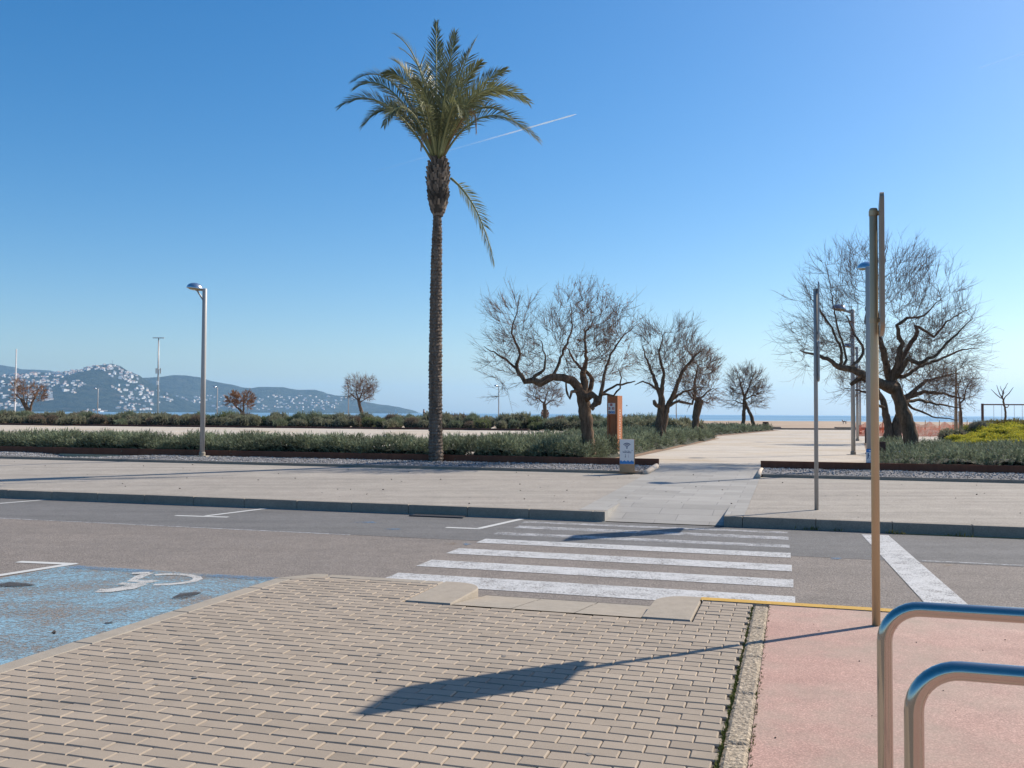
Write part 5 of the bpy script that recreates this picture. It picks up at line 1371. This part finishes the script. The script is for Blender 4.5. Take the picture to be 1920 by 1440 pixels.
# ------------------------------------------------------------------ palm
M['palm_trunk'] = bark_mat('palm_trunk', (.085, .066, .052), (.26, .205, .16), 9)
M['palm_stub'] = plain('cut_leaf_bases', (.25, .19, .14), .95, 0, .35, 8, .4, True)
M['palm_leaf'] = leafmat('palm_leaflets', (.125, .14, .062), (.20, .205, .10), .42, .38, None, .3)
M['palm_rachis'] = plain('leaf_stalks', (.27, .27, .11), .6, 0, .2, 5)
M['palm_dry'] = leafmat('dry_palm_leaf', (.30, .20, .10), (.36, .26, .14), .7, .2)
def palm():
    rg = random.Random(4)
    Zp = 23.1; b = P(817.5, 864, .285); Zp = b.y
    o = empty('palm_tree', b, 'tall date palm with a rough grey trunk standing alone in the gravel', 'palm tree')
    q = lambda x, y, dz=0: PZ(x, y, Zp+dz)
    axis = [(817.5, 868, 13.6), (817.5, 855, 13.4), (816.5, 800, 12.4), (816.3, 700, 12.3), (817, 600, 11.6), (818, 500, 10.4), (819.5, 440, 9.2), (820, 408, 7.8)]
    mb = MB(); nr, ns = 300, 22; zz = []
    def ax(t):
        f = t*(len(axis)-1); i = min(int(f), len(axis)-2); f -= i
        return tuple(axis[i][k]+(axis[i+1][k]-axis[i][k])*f for k in range(3))
    tab = [ax(i/400) for i in range(401)]
    ids = {}
    for i in range(nr+1):
        y = 868-(868-404)*i/nr
        a_ = min(tab, key=lambda e: abs(e[1]-y)); c = q(a_[0], y); r0 = a_[2]/F_PX*Zp
        for j in range(ns):
            an = 2*math.pi*j/ns
            # old leaf scars: staggered lozenges
            row = i/4.3; k = math.floor(row); fr = row-k
            ph = (an/(2*math.pi)*9+.5*(k % 2)+.13*math.sin(k*1.7)) % 1.0
            les = max(0, 1-abs(ph-.5)*1.5)*(1-fr)
            rr = r0*(.93+.20*les+.10*mnoise.noise(Vector((an*2.1, row*.9, 1)))+.07*mnoise.noise(Vector((an*6, row*2.2, 4))))
            ids[i, j] = mb.vert((c.x+rr*math.cos(an), c.y+rr*math.sin(an), c.z))
    for i in range(nr):
        for j in range(ns):
            j2 = (j+1) % ns; mb.f.append([ids[i, j], ids[i, j2], ids[i+1, j2], ids[i+1, j]])
    tk = mb.build('trunk', M['palm_trunk'], o)
    # ragged fibres on the trunk
    mb = MB()
    for i in range(1500):
        y = rg.uniform(410, 862); a_ = min(tab, key=lambda e: abs(e[1]-y)); c = q(a_[0], y); r0 = a_[2]/F_PX*Zp
        an = rg.uniform(0, 6.28); d = Vector((math.cos(an), math.sin(an), 0)); tg = Vector((-d.y, d.x, 0)); w_ = rg.uniform(.012, .03); p = c+d*r0*.93
        up = Vector((0, 0, 1)); l_ = rg.uniform(.02, .06)
        mb.face([p-tg*w_, p+tg*w_, p+d*rg.uniform(.015, .045)+up*l_+tg*rg.uniform(-.01, .01)], rg.uniform(.35, 1.25))
    mb.build('leaf_scars', M['palm_stub'], tk)
    # the swollen head of cut leaf bases
    mb = MB(); prof = [(408, 8), (398, 14), (385, 18.5), (370, 21), (355, 21.5), (340, 23), (325, 22.5), (312, 18.5), (302, 13), (292, 9)]
    c0 = lambda y: q(821.5, y)
    mb.lathe([(r_/F_PX*Zp*.86, c0(y).z) for y, r_ in prof], 20, .30, lambda p: Vector((p[0]+c0(350).x, p[1]+Zp, p[2])))
    for row in range(17):
        y = 405-row*6.3; r_ = interp([(300, 12), (312, 18.5), (325, 22.5), (340, 23), (355, 21.5), (370, 21), (385, 18.5), (398, 14), (408, 8)], y)/F_PX*Zp
        k = 15
        for j in range(k):
            an = 2*math.pi*(j+.5*(row % 2)+rg.uniform(-.2, .2))/k; d = Vector((math.cos(an), math.sin(an), 0)); tg = Vector((-d.y, d.x, 0))
            if rg.random() < .12: continue
            p = c0(y)+d*r_*.80; ln = rg.uniform(.10, .18); w_ = rg.uniform(.03, .05)
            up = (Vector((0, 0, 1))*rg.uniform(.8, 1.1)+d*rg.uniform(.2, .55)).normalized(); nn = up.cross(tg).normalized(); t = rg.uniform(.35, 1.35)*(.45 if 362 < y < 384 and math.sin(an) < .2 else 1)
            e = p+up*ln; th = .022
            bs = len(mb.v)
            for (c_, ww, tt) in ((p, w_, th), (e, w_*.62, th*.7)):
                for s1, s2 in ((-1, -1), (1, -1), (1, 1), (-1, 1)): mb.vert(c_+tg*ww*s1+nn*tt*s2, t)
            for f in ((4, 5, 6, 7), (0, 1, 5, 4), (1, 2, 6, 5), (2, 3, 7, 6), (3, 0, 4, 7)): mb.f.append([bs+i for i in f])
    mb.build('crown_shaft', M['palm_stub'], o)
    # fronds: base, a point half way, tip (pixels, depth)
    fr = [((637, 200), (722, 196), -.2, 1), ((665, 166), (735, 172), .5, 1), ((662, 152), (742, 160), -.6, .9), ((735, 112), (778, 165), .3, 1), ((742, 66), (790, 140), -.3, 1), ((752, 92), (800, 160), 1.0, .9), ((818, 42), (818, 150), .3, 1), ((853, 62), (838, 160), -.3, 1), ((893, 72), (858, 160), .5, 1), ((902, 118), (862, 175), -.8, .9), ((948, 132), (880, 185), .4, 1), ((991, 192), (900, 180), -.3, 1), ((1009, 262), (912, 218), .2, 1), ((975, 168), (890, 190), .9, .8),
          ((700, 215), (755, 215), 1.1, .9), ((720, 235), (765, 205), -1.2, .85), ((775, 150), (805, 200), -1.5, .9), ((845, 120), (832, 190), -1.5, .9), ((868, 150), (845, 190), 1.5, .9), ((800, 120), (812, 190), 1.6, .9), ((790, 200), (800, 205), -2.0, .8), ((862, 215), (848, 205), -2.0, .8), ((880, 245), (860, 205), -1.6, .7), ((770, 245), (790, 205), 1.8, .7), ((826, 80), (825, 170), 1.2, .95), ((910, 205), (868, 195), 1.3, .8), ((760, 130), (795, 175), 1.4, .9), ((880, 95), (850, 170), -1.0, .9),
          ((680, 235), (745, 208), .4, .9), ((720, 140), (775, 172), -1.0, .9), ((955, 175), (885, 185), -1.2, .9), ((965, 230), (895, 205), .9, .9)]
    def frond(base, mid, tip, scale, mat, leaf=.40, dead=False, n=72, bare=.15):
        roll = R(rg.uniform(30, 62))*(1 if rg.random() < .5 else -1)*(.25 if abs((tip-base).normalized().z) > .90 else 1)
        ctl = mid*2-(base+tip)*.5
        bz = lambda t: base*(1-t)**2+ctl*2*t*(1-t)+tip*t*t
        L_ = sum((bz((i+1)/20)-bz(i/20)).length for i in range(20))
        mb = MB(); pts = [bz(i/16) for i in range(17)]
        mb.tube(pts, [.030*(1-i/16)**.8+.004 for i in range(17)], 6)
        ra = mb.build('frond', M['palm_rachis'] if not dead else M['palm_dry'], o, True)
        mb = MB()
        for s_ in (-1, 1):
            for i in range(n):
                t = bare+(1-bare)*(i+rg.random()*.7)/n; p = bz(t); tg = (bz(min(1, t+.02))-bz(t-.02)).normalized()
                sd = tg.cross(Vector((0, 0, 1)))
                if abs(tg.z) > .93: sd = tg.cross(Vector((0, 1, 0)))
                sd.normalize(); nr_ = sd.cross(tg).normalized()
                sd, nr_ = sd*math.cos(roll)+nr_*math.sin(roll), nr_*math.cos(roll)-sd*math.sin(roll)
                k = (t-bare)/(1-bare); ll = leaf*scale*(.40+.9*math.sin(math.pi*min(1, .12+.80*k)))*rg.uniform(.85, 1.12)*(1-.35*k)
                an = R(58-38*k+rg.uniform(-7, 7)); vee = R(rg.uniform(4, 30))
                d = (tg*math.cos(an)+(sd*s_*math.cos(vee)+nr_*math.sin(vee))*math.sin(an)).normalized()
                if dead: d = (d+Vector((0, 0, -.5))).normalized()
                w_ = .0118*scale; wv = d.cross(nr_).normalized()*w_
                m1 = p+d*ll*.45; e = p+d*ll+Vector((0, 0, -.10*ll*rg.random()-.02))
                tt = rg.uniform(.65, 1.35)
                b0 = len(mb.v)
                for v in (p-wv*.5, p+wv*.5, m1+wv, m1-wv, e): mb.vert(v, tt)
                mb.f += [[b0, b0+1, b0+2, b0+3], [b0+3, b0+2, b0+4]]
        mb.build('leaflets', mat, ra)
    for i, (tip, mid, dz, sc) in enumerate(fr):
        bx = 820+(mid[0]-820)*.10; by = 298+rg.uniform(-4, 4)
        frond(q(bx, by, dz*.06), q(mid[0], mid[1], dz*.5), q(tip[0], tip[1], dz), sc, M['palm_leaf'], .50)
    frond(q(845, 334, -.1), q(893, 395, -.3), q(926, 494, -.35), .95, M['palm_leaf'], .42, False, 52, .12)
    frond(q(828, 298), q(878, 212, -.5), q(893, 250, -.6), .7, M['palm_dry'], .3, True, 26)
    frond(q(812, 298), q(800, 250, -.3), q(789, 282, -.4), .6, M['palm_dry'], .3, True, 22, .4)
    return o
palm()

# ------------------------------------------------------------------ shrubs and beds
M['rosemary'] = leafmat('rosemary_sprigs', (.185, .225, .13), (.28, .31, .20), .7, .25)
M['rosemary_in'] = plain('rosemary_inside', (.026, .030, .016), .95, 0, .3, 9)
M['grey_shrub'] = leafmat('grey_green_foliage', (.24, .25, .15), (.35, .34, .23), .75, .25, (.34, .26, .20))
M['yellow_shrub'] = leafmat('yellow_green_foliage', (.22, .30, .05), (.45, .44, .05), .7, .3)
M['olive_shrub'] = leafmat('olive_foliage', (.20, .20, .05), (.30, .22, .07), .75, .2)
M['ash_shrub'] = leafmat('ash_grey_foliage', (.22, .23, .18), (.30, .30, .24), .8, .2)
M['brown_shrub'] = leafmat('brownish_foliage', (.21, .165, .115), (.27, .21, .15), .8, .2); M['leafy_shrub'] = leafmat('mid_green_foliage', (.15, .19, .08), (.24, .26, .12), .7, .25)
M['soil'] = speckled('bed_soil', (.20, .125, .08), (.27, .18, .115), .2, 40, 3, .5)
def sprig(mb, p, d, L_, w_, t, rg, k=5):
    """one upright sprig: a few narrow leaves set round a short stem"""
    a0 = rg.uniform(0, 6.28); x = d.orthogonal().normalized(); y = d.cross(x)
    for i in range(k):
        a = a0+i*2.4; o_ = x*math.cos(a)+y*math.sin(a); s_ = p+d*L_*(.15+.75*i/k)
        e = s_+(d*.75+o_*.55)*L_*.5; nn = (d.cross(o_)).normalized()*w_
        mb.face([s_-nn, s_+nn, e], t*rg.uniform(.8, 1.2))
    nn = x*w_*.8; mb.face([p-nn, p+nn, p+d*L_], t)
def bed(name, label, region, mounds, hmax, ntuft, seed, L_=(.10, .22), w_=.010, flowers=0, zbase=ZP, edge_h=.12, soil=True):
    """region: (u0,u1,v0,v1, inside(u,v)); height from overlapping mounds"""
    rg = random.Random(seed); u0, u1, v0, v1, ins = region
    ms_ = []
    for i in range(mounds):
        for _ in range(60):
            u, v = rg.uniform(u0, u1), rg.uniform(v0, v1)
            if ins(u, v): break
        ms_.append((u, v, rg.uniform(.55, 1.15), rg.uniform(.55, 1.0)*hmax))
    mu = np.array(ms_)
    def H(u, v):
        d2 = ((mu[:, 0]-u)**2+(mu[:, 1]-v)**2)/mu[:, 2]**2
        h = mu[:, 3]*np.sqrt(np.maximum(0, 1-d2)); return max(float(h.max()), hmax*(.38+.18*mnoise.noise(Vector((u*1.3, v*1.3, seed)))))
    o = empty(name, UV((u0+u1)/2, (v0+v1)/2, zbase), label, 'hedge')
    mb = MB(); st = .16 if (u1-u0)*(v1-v0) < 120 else .22; nu, nv_ = int((u1-u0)/st), int((v1-v0)/st); ids = {}; hs = {}
    for i in range(nu+1):
        for j in range(nv_+1):
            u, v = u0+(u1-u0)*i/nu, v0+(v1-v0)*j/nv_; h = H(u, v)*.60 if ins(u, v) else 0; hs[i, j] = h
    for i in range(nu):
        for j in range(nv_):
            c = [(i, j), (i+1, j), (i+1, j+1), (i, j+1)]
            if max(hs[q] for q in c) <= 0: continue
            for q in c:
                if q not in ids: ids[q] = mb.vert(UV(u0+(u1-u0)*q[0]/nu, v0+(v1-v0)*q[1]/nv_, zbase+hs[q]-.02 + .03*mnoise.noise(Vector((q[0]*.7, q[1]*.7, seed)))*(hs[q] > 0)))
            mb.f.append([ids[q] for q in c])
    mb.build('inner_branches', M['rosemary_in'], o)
    mb = MB(); n = 0; tries = 0
    fl = MB()
    while n < ntuft and tries < ntuft*6:
        tries += 1; u, v = rg.uniform(u0, u1), rg.uniform(v0, v1)
        if not ins(u, v): continue
        h = H(u, v)
        if h < .05: continue
        e = .06; gx, gy = (H(u+e, v)-H(u-e, v))/(2*e), (H(u, v+e)-H(u, v-e))/(2*e)
        lay = rg.random()**.6
        nrm = UV(-gx, -gy, 0)*.5+Vector((rg.gauss(0, .35), rg.gauss(0, .35), 1.0)); nrm.normalize()
        p = UV(u, v, zbase+h*(.50+.42*lay)); t = rg.uniform(.55, 1.25)*(.72+.45*mnoise.noise(Vector((u*.9, v*.9, seed)))+.20)
        sprig(mb, p, nrm, rg.uniform(*L_), w_, t, rg); n += 1
        if flowers and rg.random() < flowers*(1.6 if mnoise.noise(Vector((u*.6, v*.6, 5))) > .15 else .2):
            q = p+nrm*.12
            for _ in range(2): d = nv(rg)*.012; fl.face([q+d, q+d+nv(rg)*.014, q+d+nv(rg)*.014])
        # foliage all the way down at the outer edges
        if not (ins(u, v-.3) and v-.3 > v0) or not ins(u+.3, v):
            sd_ = -1 if not (ins(u, v-.3) and v-.3 > v0) else 0
            for _ in range(2):
                q = UV(u, v, zbase+h*rg.uniform(.05, .85)); dd = UV(0 if sd_ else 1, sd_, .7)+nv(rg)*.4; sprig(mb, q, dd.normalized(), rg.uniform(*L_), w_, t*rg.uniform(.7, 1.1), rg)
        # front skirt of steep faces
        if abs(gx)+abs(gy) > .9 and rg.random() < .7:
            p = UV(u, v, zbase+h*rg.uniform(.1, .8)); sprig(mb, p, (UV(-gx, -gy, 0).normalized()+Vector((0, 0, .5))+nv(rg)*.25).normalized(), rg.uniform(*L_), w_, t*.9, rg)
    if v0 < 23:
        for _ in range(int((u1-u0)*75)):
            u = rg.uniform(u0, u1); v = v0+rg.uniform(0, .25)
            if not ins(u, v+.1): continue
            h = H(u, v); sprig(mb, UV(u, v, zbase+h*rg.uniform(.1, 1.0)), (UV(rg.gauss(0, .3), -.8, 0)+Vector((0, 0, rg.uniform(.3, 1.2)))).normalized(), rg.uniform(*L_), w_, rg.uniform(.5, 1.25), rg)
    mb.build('foliage', M['rosemary'], o)
    if fl.f:
        M.setdefault('petals', plain('pale_violet_petals', (.42, .42, .55), .8)); fl.build('flowers', M['petals'], o)
    return o
gap = lambda u: 1
bed('rosemary_hedge', 'long dark green rosemary hedge behind the rusted edging, on both sides of the palm trunk', (-32, -3.9, 22.56, 25.0, lambda u, v: not (-8.9 < u < -7.9 and v < 24 and False) and (v < 24.4 or u > -9) and u < -4.9+.0*v), 210, .62, 15000, 31, (.10, .24), .011, .03)
bed('rosemary_hedge', 'rosemary bed running away along the left side of the sandy path, around the rusted totem', (-9.5, -4.0, 24.6, 50, lambda u, v: u < -5.0+(v-24.6)*.04 and u > -9.5+max(0, (28-v))*.3), 150, .62, 9000, 32, (.12, .26), .014, .02)
bed('rosemary_hedge', 'low dark rosemary patch in front of the round twin trunked tree by the beach wall', (-12, -1.6, 55.5, 79, lambda u, v: u < -5.0+(v-55)*.135 and u > -11+(v-55)*.16), 90, .55, 3600, 33, (.15, .30), .025)
bed('rosemary_hedge', 'wide grey green rosemary bed beneath the largest leaning tree', (1.75, 17, 22.58, 33, lambda u, v: u > 1.8+.06*(v-22.6)), 190, .55, 15000, 34, (.10, .24), .011, .05)
# soil under the beds
for (pts) in ([(-32, 22.5), (-4.45, 22.5), (-4.5, 26), (-3.75, 50), (-9.5, 50), (-9.5, 25.4), (-32, 25.4)], [(1.7, 22.5), (30, 22.5), (30, 45), (3, 45)], [(-12, 55), (-4.3, 55), (-1.1, 79.5), (-9, 79.5)]):
    struct(sheet('soil', [UV(u, v, ZP+.010) for u, v in pts], M['soil']))
# separate shrubs: a few shapes, copied
def shrub_proto(mat, seed, ntuft, L_=(.16, .34), w_=.018, H_=1.0, spiky=.4):
    rg = random.Random(seed); lumps = [(rg.gauss(0, .38), rg.gauss(0, .30), rg.uniform(.30, .62)*H_, rg.uniform(.34, .52)) for _ in range(9)]
    lumps.append((0, 0, .42*H_, .6))
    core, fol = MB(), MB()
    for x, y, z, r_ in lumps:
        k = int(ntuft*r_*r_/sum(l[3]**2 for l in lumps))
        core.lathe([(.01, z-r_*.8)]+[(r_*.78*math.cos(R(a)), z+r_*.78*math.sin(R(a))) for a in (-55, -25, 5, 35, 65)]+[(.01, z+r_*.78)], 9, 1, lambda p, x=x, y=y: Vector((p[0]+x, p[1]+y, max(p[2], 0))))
        for _ in range(k):
            d = nv(rg).normalized()
            if d.z < -.35: d.z = -d.z
            p = Vector((x, y, z))+d*r_*rg.uniform(.68, 1.0)
            if p.z < .02: continue
            t = rg.uniform(.5, 1.3)*(1+.25*mnoise.noise(p*2.3+Vector((seed, 0, 0))))
            sprig(fol, p, (d*.8+Vector((0, 0, .55))+nv(rg)*spiky).normalized(), rg.uniform(*L_), w_, t, rg, 5)
    return core, fol, mat
PROTO = {}
def shrub(kind, seed, loc, sc, rz, label, cat, group, name='shrub'):
    key = (kind, seed)
    if key not in PROTO:
        o = bpy.data.objects.new(name, None); C.objects.link(o)
        mats = {'grey': M['grey_shrub'], 'yellow': M['yellow_shrub'], 'olive': M['olive_shrub'], 'ash': M['ash_shrub'], 'green': M['rosemary'], 'brown': M['brown_shrub'], 'leafy': M['leafy_shrub']}
        nt_ = {'grey': 900, 'yellow': 1500, 'olive': 1400, 'ash': 1800, 'green': 1000, 'brown': 800, 'leafy': 900}[kind]
        core, fol, mt = shrub_proto(mats[kind], seed, nt_, (.14, .30), {'grey': .022, 'yellow': .016}.get(kind, .015))
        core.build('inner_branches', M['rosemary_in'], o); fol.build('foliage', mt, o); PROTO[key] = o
        if kind == 'yellow':
            M.setdefault('yellow_petals', leafmat('yellow_petals', (.72, .58, .03), (.80, .68, .08), .7, .3)); fl = MB(); rf = random.Random(seed+40)
            zs_ = sorted(v[2] for v in fol.v); zc = zs_[int(len(zs_)*.62)]
            for v in fol.v[::4]:
                if v[2] > zc and rf.random() < .9:
                    p = Vector(v); a, b = nv(rf)*.03, nv(rf)*.03; fl.face([p+Vector((0, 0, .02)), p+a+Vector((0, 0, .03)), p+b+Vector((0, 0, .03))], rf.uniform(.8, 1.2))
            fl.build('flowers', M['yellow_petals'], o)
    else: o = copy_tree(PROTO[key])
    o.location = loc; o.scale = sc; o.rotation_euler.z = rz; tag(o, label, cat, group); return o
rs = random.Random(55)
nS = 0
for row in range(3):
    u = -84.0
    while u < -9.5:
        v = 66.4+row*2.6+rs.uniform(-.5, .5); uu = u+rs.uniform(-.3, .3); s_ = rs.uniform(.72, 1.08)*(1.0 if row else .72)
        kind = rs.choice(('grey', 'grey', 'grey', 'green', 'brown', 'leafy'))
        p = UV(uu, v, ZP-.03)
        hh = (.98 if row == 2 else 1.06 if row else .80)*rs.uniform(.72, 1.18)
        if p.x/p.y > -.62:
            lab = {'grey': 'grey green', 'green': 'dark green', 'brown': 'brownish dry', 'leafy': 'mid green'}[kind]+(' rounded shrub at the front edge of the far row before the sea', ' rounded shrub in the middle of the far row before the sea', ' rounded shrub at the back of the far row before the sea')[row]
            shrub(kind, rs.randint(1, 4), p, (s_*1.15, s_, hh), rs.uniform(0, 6.28), lab, 'shrub', 'shrubs in the far row before the sea'); nS += 1
        u += rs.uniform(1.0, 1.5)
# shrubs behind the totem and between the trees
for i in range(16):
    u, v = rs.uniform(-11, -6.2), rs.uniform(50, 60)
    shrub('grey' if i % 3 else 'green', rs.randint(1, 4), UV(u, v, ZP-.03), (.9, .9, rs.uniform(.85, 1.15)), rs.uniform(0, 6), 'bushy shrub filling the ground between the totem and the cut trunk tree', 'shrub', 'shrubs beyond the totem')
# right hand side: yellow mounds, olive ridge, single bushes
for (x, y, Z, r_) in ((1795, 822, 36, .55), (1818, 826, 35, .5), (1850, 820, 36, .6), (1880, 826, 35, .6), (1908, 822, 35, .6), (1840, 828, 33.5, .5), (1870, 832, 33, .55), (1900, 833, 33, .6), (1925, 830, 33, .6), (1860, 812, 39, .6), (1890, 812, 39, .65), (1920, 810, 39, .7), (1825, 815, 39, .5), (1835, 806, 42, .6), (1862, 802, 43, .6), (1900, 803, 43, .7), (1935, 806, 41, .7), (1930, 820, 36, .7), (1800, 829, 34, .45)):
    p = at_ground(x, Z, 0); p.z = CAM_Z-(y-_yh(x))*Z/F_PX-.34
    shrub('yellow', rs.randint(1, 3), p, (r_*1.15, r_, r_*.75), rs.uniform(0, 6), 'low mound of bright yellow green plants on the slope at the right edge', 'shrub', 'yellow green mounds at the right edge', 'flowering_shrub')
for (x, y, Z, r_) in ((1852, 797, 47, .9), (1882, 795, 47, 1.0), (1912, 795, 47, 1.0), (1938, 797, 46, 1.0), (1870, 800, 45, .8), (1900, 800, 45, .8)):
    p = at_ground(x, Z, 0); p.z = CAM_Z-(y-_yh(x))*Z/F_PX-.62
    shrub('olive', rs.randint(1, 2), p, (r_*1.2, r_, r_*.75), rs.uniform(0, 6), 'olive and rust tinted shrub on the ridge above the yellow mounds', 'shrub', 'olive shrubs on the ridge at the right')
shrub('ash', 1, at_ground(1834, 42, .30), (.52, .48, .86), 0, 'round ash grey bush left of the yellow mounds, in front of the swing post', 'shrub', None)
shrub('ash', 2, at_ground(1853, 44, .32), (.5, .45, .76), 2, 'smaller ash grey bush right behind the round one', 'shrub', None)
shrub('green', 5, at_ground(1812, 44, .20), (.45, .4, .75), 1, 'dark green bush between the thin staked tree and the round grey bush', 'shrub', None)
shrub('grey', 5, at_ground(1782, 42, .20), (.75, .6, .62), 2, 'brownish dry bush right of the leaning trunk before the orange net', 'shrub', None)
mb = MB(); rm = random.Random(2)                          # the bank which carries the yellow plants
ids = {}
for i in range(25):
    for j in range(13):
        u, v = 8+22*i/24, 31+20*j/12
        h = .55*max(0, min(1, (u-8)/6))*math.sin(math.pi*j/12)*.9
        ids[i, j] = mb.vert(UV(u, v, ZP+.0+h*.8+(.02 if h else -.05)))
for i in range(24):
    for j in range(12): mb.f.append([ids[i, j], ids[i+1, j], ids[i+1, j+1], ids[i, j+1]])
struct(mb.build('planted_bank', M['soil'], None, True))
